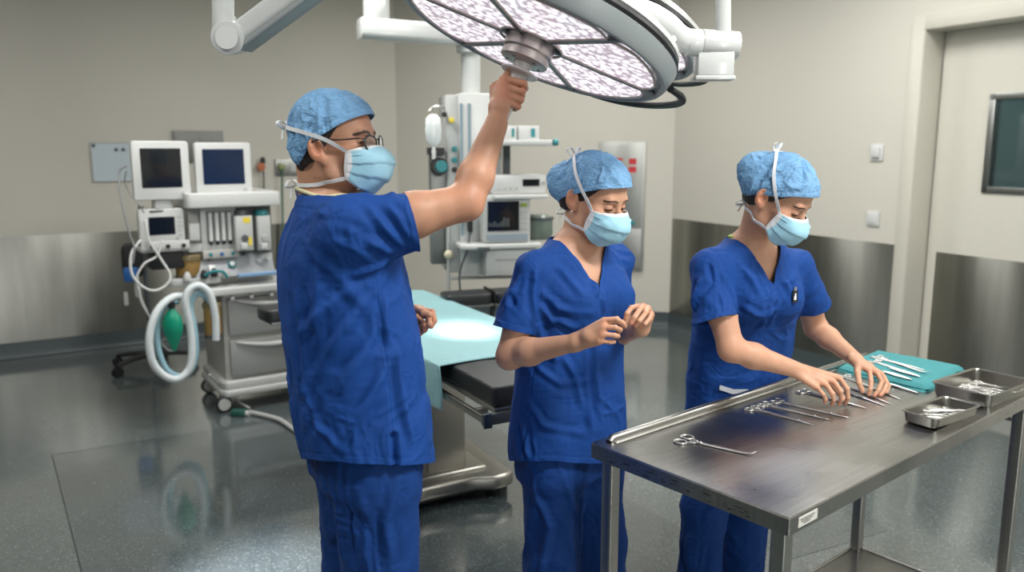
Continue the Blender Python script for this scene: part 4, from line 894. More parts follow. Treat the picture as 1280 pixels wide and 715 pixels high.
# shelves
xa0, _ = PF(600, 175, -.1); xa1, z1s = PF(690, 178, -.1)
s1_ = MB().rbox(x1 - .02, xa1, -.14, .22, z1s - .02, z1s + .014, r=.02).build('instrument_shelf', WHITE, pu, bevel=.006)
MB().cyl((xa1 + .0, -.13, z1s), (xa1 + .025, -.13, z1s), .02, n=14).build('rail_end', TEALP, s1_)
for px in (622, 633): xx, _ = PF(px, 200, .1); MB().box(xx - .02, xx + .02, .08, .12, PF(622, 218, .1)[1], z1s - .02).build('shelf_post', GREYP if px == 622 else DGREY, s1_)
zz0 = PF(640, 246, -.1)[1]
s2_ = MB().rbox(x1 - .02, PF(684, 240, -.1)[0], -.14, .22, zz0 - .012, zz0 + .012, r=.02).build('instrument_shelf', WHITE, pu, bevel=.005)
zd1 = PF(630, 306, -.12)[1]; zd0 = PF(630, 344, -.12)[1]; xd0 = PF(575, 320, -.12)[0]; xd1 = PF(676, 320, -.12)[0]
MB().rbox(xd0, xd1, -.16, .24, zd1 - .02, zd1 + .008, r=.03).build('work_shelf', WHITE, pu, bevel=.006)
dw = MB().box(x1 - .06, xd1 - .03, -.13, .2, zd0, zd1 - .02).build('drawer_unit', WHITE, pu, bevel=.006)
MB().box(x1 - .0, xd1 - .06, -.137, -.128, zd1 - .09, zd1 - .082).build('drawer_gap', GREYP, dw)
MB().box(PF(600, 320, -.13)[0] - .02, PF(600, 320, -.13)[0] + .05, -.18, -.15, zd1 - .03, zd1 - .005).build('rail_clamp', DGREY, dw, bevel=.003)
# steel back rail with round gauge, IV pole with bag
xr0, zr1 = PF(537, 190, .06); xr1, zr0 = PF(556, 330, .06)
rp = MB().rbox(xr0, xr1 + .03, .06, .12, zr0, zr1, r=.01, ax='y').build('equipment_rail_plate', mat('rail_plate_grey', (.20, .21, .20), .4, .7), pu, bevel=.004)
xg, zg = PF(549, 208, .04); MB().lathe([(0, 0), (.052, 0), (.052, .03), (.045, .04), (0, .04)], M=Matrix.Translation((xg, .06, zg)) @ Matrix.Rotation(PI / 2, 4, 'X'), n=24).build('round_gauge', BLACK, rp)
MB().lathe([(0, .04), (.036, .04), (.03, .046), (0, .046)], M=Matrix.Translation((xg + .01, .06, zg)) @ Matrix.Rotation(PI / 2, 4, 'X'), n=20).build('gauge_face', TEALP, rp)
MB().box(xg - .07, xg + .03, .02, .06, zg + .07, zg + .11).build('rail_clamp', BLACK, rp)
xp, zp1 = PF(560, 300, .02); MB().tube([(xp, .02, zp1 + .15), (xp, .02, .45)], .011, 10).build('pole', GREYP, pu)
MB().ell((xp, .0, PF(560, 318, .02)[1]), (.03, .02, .028)).build('pole_knob', mat('cream_knob', (.6, .55, .4), .4), pu)
MB().tube([(xp, .02, PF(560, 352, .02)[1] + .02), (x0 + .4, .1, PF(560, 352, .02)[1])], .01, 8).build('lower_rail', GREYP, pu)
xh, zh = PF(541, 137, .0)
MB().tube(spline([(x0 - .06, .1, zh + .01), (xh + .05, .03, zh + .02), (xh, .0, zh + .015), (xh - .02, -.01, zh - .01)], 5), .006, 8).build('drip_hook', CHROME, pu)
bagm = mat('clear_fluid_bag', (.66, .70, .70), .15, var=.03)
iv = thing('fluid_bag', 'clear drip bag hanging from the hook left of the supply column', 'drip bag', PM @ Vector((xh, -.01, zh - .02)), PR)
hb_ = PF(541, 140)[1] - PF(541, 182)[1]
b = MB(); b.lathe([(0, -hb_), (.02, -hb_ + .005), (.042, -hb_ + .03), (.048, -hb_ * .5), (.044, -.03), (.02, -.008), (0, -.004)], n=20); b.v = [(x, y * .4, z) for x, y, z in b.v]; b.build('bag', bagm, iv)
MB().tube([(0, 0, -hb_), (0, 0, -hb_ - .03), (.0, 0, -hb_ - .07)], [.008, .014, .009], 10).build('drip_chamber', WHITE, iv)
# things standing on the supply unit
REST = {'bedside_monitor': zd1 + .0085, 'infusion_controller': zz0 + .0125, 'supply_carton': z1s + .0145, 'suction_jar': zd1 + .0085}
def onpu(name, label, cat, px0, py0, px1, py1, y, group=None):
    a0, b1 = PF(px0, py0, y); a1, b0 = PF(px1, py1, y); b0 = REST.get(name, b0); t = thing(name, label, cat, PM @ Vector(((a0 + a1) / 2, y, b0)), PR, group); return t, a1 - a0, b1 - b0
for (pa, pb, lab, cc) in ((630, 646, 'left one of two white cartons on the top shelf of the supply unit', TEALP), (648, 674, 'right one of two white cartons on the top shelf of the supply unit', TEALP)):
    t, w_, h_ = onpu('supply_carton', lab, 'box', pa, 157, pb, 174.5, -.06, 'cartons on the supply unit')
    MB().box(-w_ / 2, w_ / 2, 0, .14, 0, h_).build('carton', WHITE, t, bevel=.002); MB().box(w_ * .1, w_ * .3, -.001, 0.001, h_ * .2, h_ * .8).build('teal_print', cc, t)
t, w_, h_ = onpu('infusion_controller', 'flat white device with dark display on the middle shelf of the supply unit', 'medical device', 616, 219, 682, 243.5, -.08)
MB().rbox(-w_ / 2, w_ / 2, 0, .24, 0.001, h_, r=.012, ax='y').build('housing', WHITE, t, bevel=.006)
MB().box(w_ * .06, w_ * .38, -.003, .004, h_ * .42, h_ * .78).build('display', SCREEN, t); MB().box(w_ * .42, w_ * .49, -.003, .004, h_ * .5, h_ * .66).build('button', GREYP, t)
for k in range(4): MB().lathe([(0, 0), (.009, 0), (.009, .006), (0, .007)], M=Matrix.Translation((-w_ * .38 + k * .035, 0, h_ * .3)) @ Matrix.Rotation(PI / 2, 4, 'X'), n=12).build('button', GREYP, t)
t, w_, h_ = onpu('bedside_monitor', 'monitor with a dark waveform screen on the supply unit, behind the raised elbow', 'monitor', 604, 246, 663, 303, -.12)
MB().rbox(-w_ / 2, w_ / 2, 0, .12, 0.0, h_, r=.02, ax='y').build('housing', LGREY, t, bevel=.008, seg=3)
MB().box(-w_ * .41, w_ * .25, -.004, .004, h_ * .27, h_ * .90).build('screen', SCREEN, t)
kb = MB().box(-w_ * .43, w_ * .43, -.012, .004, h_ * .06, h_ * .20).build('key_strip', mat('key_strip_blue_grey', (.25, .30, .34), .4), t)
for k in range(5): MB().box(w_ * .28, w_ * .42, -.005, .003, h_ * .30 + k * h_ * .12, h_ * .37 + k * h_ * .12).build('readout', mat('lime_readout', (.25, .33, .04), .4) if k == 4 else GREYP, t)
b = MB(); rnd = random.Random(4); 
for k in range(9): xx = -w_ * .38 + k * w_ * .05; b.box(xx, xx + .005, -.006, -.004, h_ * .36, h_ * (.42 + .15 * rnd.random()))
b.build('waveform', mat('screen_trace_grey', (.10, .12, .12), .4, emit=(.2, .22, .22), estr=.15), t)
t, w_, h_ = onpu('handset', 'black handset clipped to the front of the supply column below the elbow', 'handset', 584, 262, 590, 290, -.02)
MB().rbox(-w_ / 2, w_ / 2, -.03, .01, 0, h_, r=.01, ax='y').build('grip', BLACK, t, bevel=.004)
MB().tube(spline([(0, -.01, 0), (-.02, -.03, -.1), (-.07, -.03, -.25), (-.06, -.02, -.45), (-.10, 0, -.62)], 6), .006, 8).build('cord', DGREY, t)
t, w_, h_ = onpu('suction_jar', 'smoky canister on the supply unit shelf just right of the monitor', 'canister', 666, 268, 682, 300, .06)
MB().lathe([(0, 0), (w_ * .8, 0), (w_, .03), (w_, h_ * .8), (w_ * .7, h_), (0, h_)], n=24).build('jar', mat('smoky_green_plastic', (.16, .20, .17), .25), t); MB().lathe([(0, h_ * .8), (w_ * 1.08, h_ * .8), (w_ * 1.08, h_ * .9), (0, h_ * .9)], n=24).build('lid', DGREY, t)
# ---------------------------------------------------------------- organic surfaces: blended distance fields, meshed with surface nets
F32 = np.float32
def V3(p): return np.array(tuple(p), dtype=np.float64)
def nrm(v): v = np.asarray(v, float); return v / (np.linalg.norm(v) + 1e-12)
class Field:
    def __init__(s): s.p = []
    def add(s, f, c, r, k=.01, mode='u', grp=0): s.p.append((f, V3(c), r, k, mode, grp)); return s
    def cap(s, a, b, ra, rb=None, k=.01, mode='u', flat=None, grp=0):
        a = V3(a); b = V3(b); rb = ra if rb is None else rb; ab = b - a; L2 = float(ab @ ab) + 1e-12
        fn = None if flat is None else (nrm(flat[0]), flat[1])
        def f(P):
            q = P - a; h = np.clip(q @ ab / L2, 0, 1)[:, None]; q = q - h * ab; r = ra + (rb - ra) * h[:, 0]
            if fn is None: return np.sqrt((q * q).sum(1)) - r
            n, sc = fn; t = q @ n; return (np.sqrt((q * q).sum(1) + t * t * (1 / sc ** 2 - 1)) - r) * (sc if sc < 1 else 1)
        return s.add(f, (a + b) / 2, math.sqrt(L2) / 2 + max(ra, rb) * 1.1, k, mode, grp)
    def ell(s, c, r, R=None, k=.01, mode='u', grp=0):
        c = V3(c); r = np.array(r, float); R_ = None if R is None else np.array(R, float)   # columns = axes
        def f(P):
            q = P - c
            if R_ is not None: q = q @ R_
            k0 = np.sqrt(((q / r) ** 2).sum(1)); k1 = np.sqrt(((q / (r * r)) ** 2).sum(1)) + 1e-9
            return np.maximum(k0 * (k0 - 1) / k1, -r.min())
        return s.add(f, c, r.max(), k, mode, grp)
    def loft(s, sec, k=.03, ex=2.3, mode='u', grp=0, rnd=.02):
        """sec: list of (centre xyz, half width a, half depth b, lateral axis angle); stacked in z"""
        sec = sorted(sec, key=lambda q: q[0][2]); z = np.array([q[0][2] for q in sec])
        A = np.array([[q[0][0], q[0][1], q[1], q[2], q[3]] for q in sec]); zz = np.linspace(z[0], z[-1], 160)
        T = np.stack([np.interp(zz, z, A[:, j]) for j in range(5)], 1); ker = np.ones(17) / 17
        Tp = np.pad(T, ((8, 8), (0, 0)), mode='edge'); T = np.stack([np.convolve(Tp[:, j], ker, 'valid') for j in range(5)], 1)
        def f(P):
            v = [np.interp(P[:, 2], zz, T[:, j]) for j in range(5)]
            dx = P[:, 0] - v[0]; dy = P[:, 1] - v[1]; c = np.cos(v[4]); sn = np.sin(v[4])
            u = np.abs(dx * c + dy * sn) / v[2]; w = np.abs(-dx * sn + dy * c) / v[3]
            rr_ = (u ** ex + w ** ex + 1e-12) ** (1 / ex); d = (rr_ - 1) * np.minimum(v[2], v[3])
            e = np.maximum(P[:, 2] - z[-1], z[0] - P[:, 2])
            return np.minimum(np.maximum(d, e), 0) + np.sqrt(np.maximum(d, 0) ** 2 + np.maximum(e, 0) ** 2)
        c0 = (V3(sec[0][0]) + V3(sec[-1][0])) / 2; R_ = (z[-1] - z[0]) / 2 + A[:, 2:4].max() + .06
        return s.add(f, c0, R_, k, mode, grp)
    def eval(s, P, idx=None, grp=None):
        P = np.asarray(P, float); d = np.full(len(P), 9.0)
        for i in (range(len(s.p)) if idx is None else idx):
            f, c, r, k, m, g = s.p[i]
            if grp is not None and g != grp: continue
            e = f(P)
            if m == 'u': h = np.clip(.5 + .5 * (d - e) / k, 0, 1); d = d + (e - d) * h - k * h * (1 - h)
            elif m == 's': h = np.clip(.5 - .5 * (d + e) / k, 0, 1); d = d + (-e - d) * h + k * h * (1 - h)
        return d
    def grad(s, P, h=.0015):
        g = np.stack([s.eval(P + np.eye(3)[j] * h) - s.eval(P - np.eye(3)[j] * h) for j in range(3)], 1)
        return g / (np.linalg.norm(g, axis=1, keepdims=True) + 1e-9)
    def project(s, P, off=0., it=6):
        P = np.array(P, float)
        for _ in range(it): P = P - s.grad(P) * (s.eval(P) - off)[:, None] * .9
        return P
    def mesh(s, vox, smooth=1):
        lo = np.min([c - r for f, c, r, k, m, g in s.p if m == 'u'], 0) - .02; hi = np.max([c + r for f, c, r, k, m, g in s.p if m == 'u'], 0) + .02
        B = 14; bs = B * vox; nb = np.ceil((hi - lo) / bs).astype(int) + 1
        NN = nb * B + 4
        g = np.stack(np.meshgrid(*[np.arange(n) for n in nb], indexing='ij'), -1).reshape(-1, 3); cen = lo + (g + .5) * bs; R = bs * .87
        C = np.array([p[1] for p in s.p]); Rr = np.array([p[2] for p in s.p]); K = np.array([p[3] for p in s.p])
        near = np.zeros(len(g), bool)
        for i in range(len(s.p)):
            if s.p[i][4] == 'u': near |= (np.linalg.norm(cen - C[i], axis=1) - Rr[i]) < R + .01
        g = g[near]; cen = cen[near]; dc = s.eval(cen); keep = np.abs(dc) < R * 1.25 + .012; g = g[keep]; cen = cen[keep]
        ii = np.arange(B + 1); loc = np.stack(np.meshgrid(ii, ii, ii, indexing='ij'), -1).reshape(-1, 3)
        keys, pos, quads = [], [], []
        SX, SY = int(NN[1] * NN[2]), int(NN[2])
        corner = [(a, b_, c_) for a in (0, 1) for b_ in (0, 1) for c_ in (0, 1)]
        for gi, cc in zip(g, cen):
            lb = np.linalg.norm(cc - C, axis=1) - Rr - R; idx = np.nonzero(lb < K + .004)[0]
            if len(idx) == 0: continue
            base = gi * B; P = lo + (base + loc) * vox; d = s.eval(P, idx).reshape(B + 1, B + 1, B + 1)
            sg = d < 0
            if sg.all() or not sg.any(): continue
            cs = [sg[a:a + B, b_:b_ + B, c_:c_ + B] for a, b_, c_ in corner]; sm = sum(x.astype(np.int8) for x in cs); act = (sm > 0) & (sm < 8)
            ci = np.argwhere(act)
            if len(ci) == 0: continue
            acc = np.zeros((len(ci), 3)); cnt = np.zeros(len(ci))
            for (a, b_, c_) in corner:
                for ax in range(3):
                    o1 = [a, b_, c_]
                    if o1[ax] == 1: continue
                    o2 = list(o1); o2[ax] = 1
                    d1 = d[ci[:, 0] + o1[0], ci[:, 1] + o1[1], ci[:, 2] + o1[2]]; d2 = d[ci[:, 0] + o2[0], ci[:, 1] + o2[1], ci[:, 2] + o2[2]]
                    x = (d1 < 0) != (d2 < 0); t = np.where(x, d1 / np.where(x, d1 - d2, 1), 0); pt = np.array(o1, float) + np.outer(t, np.eye(3)[ax])
                    acc[x] += pt[x]; cnt[x] += 1
            ok = cnt > 0; ci = ci[ok]; pos.append(lo + (base + ci + acc[ok] / cnt[ok][:, None]) * vox)
            gk = base + ci + 1; keys.append(gk[:, 0] * SX + gk[:, 1] * SY + gk[:, 2])
            for ax in range(3):
                sl = [slice(0, B)] * 3; s2 = list(sl); s2[ax] = slice(1, B + 1)
                a_ = sg[tuple(sl)]; b2 = sg[tuple(s2)]; e = np.argwhere(a_ != b2)
                if len(e) == 0: continue
                fl = a_[e[:, 0], e[:, 1], e[:, 2]]; ge = base + e + 1; u, w = (ax + 1) % 3, (ax + 2) % 3
                def kk(du, dw): q = ge.copy(); q[:, u] -= du; q[:, w] -= dw; return q[:, 0] * SX + q[:, 1] * SY + q[:, 2]
                Q = np.stack([kk(1, 1), kk(0, 1), kk(0, 0), kk(1, 0)], 1); Q[~fl] = Q[~fl][:, ::-1]; quads.append(Q)
        keys = np.concatenate(keys); pos = np.concatenate(pos); quads = np.concatenate(quads)
        o = np.argsort(keys); keys = keys[o]; pos = pos[o]; ix = np.searchsorted(keys, quads); ix = np.minimum(ix, len(keys) - 1)
        good = (keys[ix] == quads).all(1); F = ix[good]
        for _ in range(smooth): pos = lap(pos, F)
        return pos, F
def lap(V, F, w=.5):
    acc = np.zeros_like(V); cnt = np.zeros(len(V))
    for a in range(4):
        i, j = F[:, a], F[:, (a + 1) % 4]
        for q in range(3): acc[:, q] += np.bincount(i, V[j, q], len(V)) + np.bincount(j, V[i, q], len(V))
        cnt += np.bincount(i, minlength=len(V)) + np.bincount(j, minlength=len(V))
    return V * (1 - w) + w * acc / np.maximum(cnt, 1)[:, None]
def vnormals(V, F):
    a = V[F[:, 2]] - V[F[:, 0]]; b = V[F[:, 3]] - V[F[:, 1]]; n = np.cross(a, b); N = np.zeros_like(V)
    for c in range(4):
        for q in range(3): N[:, q] += np.bincount(F[:, c], n[:, q], len(V))
    return N / (np.linalg.norm(N, axis=1, keepdims=True) + 1e-12)
def _h(i, j, k, s):
    s = int(s)
    n = (i * 374761393 + j * 668265263 + k * 2147483647 + s * 974634777) & 0xffffffff
    n = ((n ^ (n >> 13)) * 1274126177) & 0xffffffff; n = n ^ (n >> 16); return (n & 0xffff) / 65535.
def vnoise(P, s=0):
    I = np.floor(P).astype(np.int64); f = P - I; u = f * f * f * (f * (f * 6 - 15) + 10); r = 0
    for a in (0, 1):
        for b in (0, 1):
            for c in (0, 1):
                w = (u[:, 0] if a else 1 - u[:, 0]) * (u[:, 1] if b else 1 - u[:, 1]) * (u[:, 2] if c else 1 - u[:, 2]); r = r + w * _h(I[:, 0] + a, I[:, 1] + b, I[:, 2] + c, s)
    return r
def ridged(P, s=0): return 1 - np.sqrt((2 * vnoise(P, s) - 1) ** 2 + .012) * 1.6
def segdist(P, a, b):
    a = V3(a); b = V3(b); ab = b - a; t = np.clip((P - a) @ ab / (ab @ ab + 1e-12), 0, 1); q = P - a - t[:, None] * ab; return np.linalg.norm(q, axis=1), t
def polydist(P, pts):
    d = np.full(len(P), 9.)
    for a, b in zip(pts, pts[1:]): d = np.minimum(d, segdist(P, a, b)[0])
    return d
def folds(P, lst):
    """each fold: polyline of 3D points, width, height (positive ridge, negative valley)"""
    out = np.zeros(len(P))
    for pts, w_, h_ in lst:
        pts = [V3(p) for p in pts]; L = sum(np.linalg.norm(b - a) for a, b in zip(pts, pts[1:])); s0 = 0; best = np.full(len(P), 9.); bt = np.zeros(len(P))
        for a, b in zip(pts, pts[1:]):
            d, t = segdist(P, a, b); l = np.linalg.norm(b - a); m = d < best; best = np.where(m, d, best); bt = np.where(m, (s0 + t * l) / L, bt); s0 += l
        h_ = h_ * 1.5
        out += h_ * np.exp(-(best / w_) ** 2) * np.clip(np.sin(PI * np.clip(bt, .02, .98)) * 1.6, 0, 1)
        out -= .35 * h_ * np.exp(-((best - 2.1 * w_) / w_) ** 2) * np.clip(np.sin(PI * np.clip(bt, .02, .98)) * 1.6, 0, 1)
    return out
def trim(V, F, g, attrs=None):
    """cut the quad mesh where g > 0, with a clean edge"""
    ins = g <= 0; c = ins[F].sum(1); keep = F[c == 4]; cross = F[(c > 0) & (c < 4)]; V = list(map(tuple, V)); cache = {}; faces = [tuple(q) for q in keep.tolist()]; src = []
    n0 = len(V)
    for q in cross.tolist():
        out = []
        for a in range(4):
            i, j = q[a], q[(a + 1) % 4]
            if ins[i]: out.append(i)
            if ins[i] != ins[j]:
                key = (min(i, j), max(i, j))
                if key not in cache:
                    a_, b_ = key; t = g[a_] / (g[a_] - g[b_]); cache[key] = len(V); V.append(tuple(V[a_][m] + (V[b_][m] - V[a_][m]) * t for m in range(3))); src.append((a_, b_, t))
                out.append(cache[key])
        if len(out) >= 3: faces.append(tuple(out))
    V = np.array(V); used = np.zeros(len(V), bool)
    for f in faces: used[list(f)] = True
    mp = np.cumsum(used) - 1; faces = [tuple(int(mp[i]) for i in f) for f in faces]
    if attrs is not None: attrs = np.concatenate([attrs, np.array([attrs[a] * (1 - t) + attrs[b] * t for a, b, t in src])]) if src else attrs; attrs = attrs[used]
    return V[used], faces, attrs
def mesh_obj(name, V, F, m, parent=None, col=None, origin=None, mi=None):
    o0 = np.array(tuple(parent.location)) if parent is not None and origin is None else (np.zeros(3) if origin is None else V3(origin))
    me = bpy.data.meshes.new(name); Fl = [tuple(map(int, f)) for f in F] if not isinstance(F, np.ndarray) else F.tolist()
    me.from_pydata((np.asarray(V) - o0).tolist(), [], Fl)
    for mm in (m if isinstance(m, (list, tuple)) else [m]): me.materials.append(mm)
    if mi is not None: me.polygons.foreach_set('material_index', np.asarray(mi, dtype=np.int32))
    me.polygons.foreach_set('use_smooth', np.ones(len(me.polygons), bool))
    if col is not None:
        a = me.color_attributes.new('Tone', 'FLOAT_COLOR', 'POINT'); a.data.foreach_set('color', np.concatenate([col, np.ones((len(col), 1))], 1).astype(F32).ravel())
    me.update(); o = bpy.data.objects.new(name, me); COL.objects.link(o)
    if parent is not None: o.parent = parent
    return o
def ribbon(name, P, Nn, w_, th, m, parent, taper=False):
    """flat tape along points P lying on a surface with normals Nn"""
    P = np.asarray(P); n = len(P); T = np.gradient(P, axis=0); T /= np.linalg.norm(T, axis=1, keepdims=True) + 1e-9
    S_ = np.cross(Nn, T); S_ /= np.linalg.norm(S_, axis=1, keepdims=True) + 1e-9; vs = []; fs = []
    for i in range(n):
        ww = w_ * (1 if not taper else 1)
        for a, b in ((-.5, -.5), (.5, -.5), (.5, .5), (-.5, .5)): vs.append(P[i] + S_[i] * a * ww + Nn[i] * b * th)
    for i in range(n - 1):
        for k in range(4): fs.append((i * 4 + k, i * 4 + (k + 1) % 4, i * 4 + 4 + (k + 1) % 4, i * 4 + 4 + k))
    fs += [(3, 2, 1, 0), tuple((n - 1) * 4 + k for k in range(4))]
    o = mesh_obj(name, np.array(vs), fs, m, parent); o.data.set_sharp_from_angle(angle=math.radians(60)); return o
# ---------------------------------------------------------------- people
def scrub_mat(name, col):
    m = mat(name, col, .78, var=.10, scale=9, bump=.35, bscale=420, bdist=.0012, sheen=0., spec=.3)
    nt = m.node_tree; N = nt.nodes; L = nt.links; b = N['Principled BSDF']; tc = [n for n in N if n.type == 'TEX_COORD'][0]; old = b.inputs['Normal'].links[0].from_node
    mp = N.new('ShaderNodeMapping'); mp.inputs['Scale'].default_value = (1, 1, .55); L.new(tc.outputs['Object'], mp.inputs['Vector'])
    r = N.new('ShaderNodeTexNoise'); r.noise_type = 'RIDGED_MULTIFRACTAL'; r.inputs['Scale'].default_value = 11; r.inputs['Detail'].default_value = 2; r.inputs['Roughness'].default_value = .3; r.inputs['Distortion'].default_value = .9
    L.new(mp.outputs['Vector'], r.inputs['Vector']); bp = N.new('ShaderNodeBump'); bp.inputs['Strength'].default_value = .4; bp.inputs['Distance'].default_value = .006
    L.new(r.outputs['Fac'], bp.inputs['Height']); L.new(old.outputs['Normal'], bp.inputs['Normal']); L.new(bp.outputs['Normal'], b.inputs['Normal'])
    return m
SCRUB = scrub_mat('royal_blue_cotton', (.0045, .052, .25))
SCRUB2 = scrub_mat('royal_blue_cotton_trousers', (.004, .043, .205))
CAPM = mat('pale_blue_nonwoven', (.17, .36, .60), .75, var=.34, scale=95, bump=.9, bscale=130, bdist=.004, stretch=(1, 1, 1.6))
MASKB = mat('mask_aqua', (.34, .62, .76), .7, var=.05, scale=60, bump=.15, bscale=400, bdist=.001); MASKW = mat('mask_white_tape', (.78, .80, .82), .7, var=.03)
SHOE = mat('clog_white', (.55, .56, .56), .45); SKINM = mat('skin', (1, 1, 1), .48, attr='Tone', var=.045, scale=140, bump=.12, bscale=420, bdist=.001, sss=.12, spec=.4)
HAIRM = mat('dark_brown_hair', (.022, .013, .009), .45, var=.5, scale=60, stretch=(6, 6, 1), bump=.8, bscale=70, bdist=.004)
EYEW = mat('eye_white', (.62, .60, .57), .15); IRIS = mat('dark_iris', (.03, .018, .01), .08)
class Head:
    def __init__(s, C, F, pitch=0., roll=0., sc=1.):
        s.C = V3(C); f = nrm([F[0], F[1], 0]); p = math.radians(pitch); Y = np.array([f[0] * math.cos(p), f[1] * math.cos(p), -math.sin(p)])
        X = nrm(np.cross(Y, [0, 0, 1])); Z = np.cross(X, Y); r = math.radians(roll); X2 = X * math.cos(r) + Z * math.sin(r); Z2 = np.cross(X2, Y)
        s.R = np.stack([X2, Y, Z2], 1); s.s = sc
    def w(s, p): return s.C + s.R @ (np.array(p, float) * s.s)
    def ws(s, P): return s.C + (np.asarray(P, float) * s.s) @ s.R.T
    def loc(s, P): return (np.asarray(P) - s.C) @ s.R / s.s
def head_field(S, h, male, gaze, jaw=1.):
    k = h.s; R = h.R
    def ell(c, r, kk=.012, mode='u', rot=None, grp=1):
        Rr = R if rot is None else R @ rot; S.ell(h.w(c), np.array(r) * k, Rr, kk, mode, grp)
    def cap(a, b, ra, rb=None, kk=.012, mode='u', grp=1): S.cap(h.w(a), h.w(b), ra * k, (ra if rb is None else rb) * k, kk, mode, grp=grp)
    ell((0, -.014, .028), (.075, .095, .088)); ell((0, .034, .034), (.062, .056, .062), .02); ell((0, .03, -.03), (.060, .060, .075), .025)
    jw = .050 * jaw
    for s in (1, -1):
        cap((s * (jw + .006), -.004, -.045), (s * jw, .004, -.075), .014, .013, .025); cap((s * jw, .004, -.075), (s * .018, .078, -.104), .014, .013, .025); ell((s * .045, .058, -.026), (.020, .022, .017), .018)
    cap((0, .05, -.075), (0, .082, -.104), .024, .014, .02); cap((-.034, .080, .019), (.034, .080, .019), .011, .011, .014)
    cap((0, .088, .004), (0, .112, -.032), .0075, .010, .010); ell((.010, .104, -.038), (.008, .010, .007), .006); ell((-.010, .104, -.038), (.008, .010, .007), .006)
    ell((0, .088, -.062), (.024, .012, .010), .008); cap((-.02, .090, -.064), (.02, .090, -.064), .005, .005, .005); cap((-.016, .088, -.072), (.016, .088, -.072), .0055, .0055, .005)
    for s in (1, -1):
        ell((s * .031, .097, -.001), (.018, .015, .0125), .010, 's'); ell((s * .0315, .077, -.002), (.0150, .0142, .0138), .004)
        ell((s * .0315, .094, gaze[0]), (.0135, .008, gaze[1]), .0012, 's')
        # ear
        c, sn = math.cos(.45), math.sin(.45); ry = np.array([[c, -sn * s, 0], [sn * s, c, 0], [0, 0, 1]]); t = .22; rx = np.array([[1, 0, 0], [0, math.cos(t), -math.sin(t)], [0, math.sin(t), math.cos(t)]])
        Er = ry @ rx
        ell((s * .079, -.018, -.014), (.0065, .0185, .030), .006, rot=Er, grp=2); ell((s * .0755, -.008, -.036), (.006, .009, .012), .006, grp=2)
        ell((s * .0855, -.014, -.012), (.0085, .0105, .0155), .002, 's', rot=Er); ell((s * .0845, -.020, .004), (.004, .008, .010), .003, 's', rot=Er)
def finger(S, J, r0, r1, k=.0035, grp=4):
    J = [V3(p) for p in J]; n = len(J) - 1
    for i in range(n):
        ra = r0 + (r1 - r0) * i / n; rb = r0 + (r1 - r0) * (i + 1) / n; S.cap(J[i], J[i + 1], ra, rb, k if i == 0 else .0015, grp=grp)
        if 0 < i: S.ell(J[i], (ra * 1.06,) * 3, None, .002, grp=grp)
def hand(S, W, fingers, thumb, r=.0085, palm=.014, wr=None):
    """fingers: four lists of joints, knuckle first; thumb: list of joints"""
    W = V3(W); K = [V3(f[0]) for f in fingers]; n = nrm(np.cross(K[0] - W, K[3] - W)); ctr = sum(K) / 4
    for i, kx in enumerate(K):
        a = W + (kx - ctr) * .45; S.cap(a, kx * .93 + a * .07, palm * 1.05, palm * .86, .012, grp=4)
    S.ell((ctr * .5 + W * .5), (palm * 1.5, palm * 1.5, palm * 1.2), None, .015, grp=4)
    T = [V3(t) for t in thumb]; S.cap(W * .6 + T[0] * .4, T[1], palm * .95, r * 1.35, .010, grp=4)
    for i, f in enumerate(fingers): finger(S, f, r * (1.0 if i < 3 else .88), r * (.80 if i < 3 else .70))
    finger(S, T[1:], r * 1.22, r * .98)
def arm(S, sh, el, wr, r, hand_flat=None, k=.02):
    sh, el, wr = V3(sh), V3(el), V3(wr); a, b, c, d = r   # upper arm, elbow, forearm belly, wrist
    S.cap(sh, sh * .45 + el * .55, a * 1.08, a, k, grp=3); S.cap(sh * .5 + el * .5, el, a, b, k, grp=3)
    m = el * .68 + wr * .32; S.cap(el, m, b * .97, c, k, grp=3); S.cap(m, wr, c, d, k, grp=3, flat=None if hand_flat is None else (hand_flat, .8))
    back = nrm(nrm(el - sh) - nrm(wr - el)); S.ell(el + back * b * .25, (b * .72,) * 3, None, .012, grp=3)
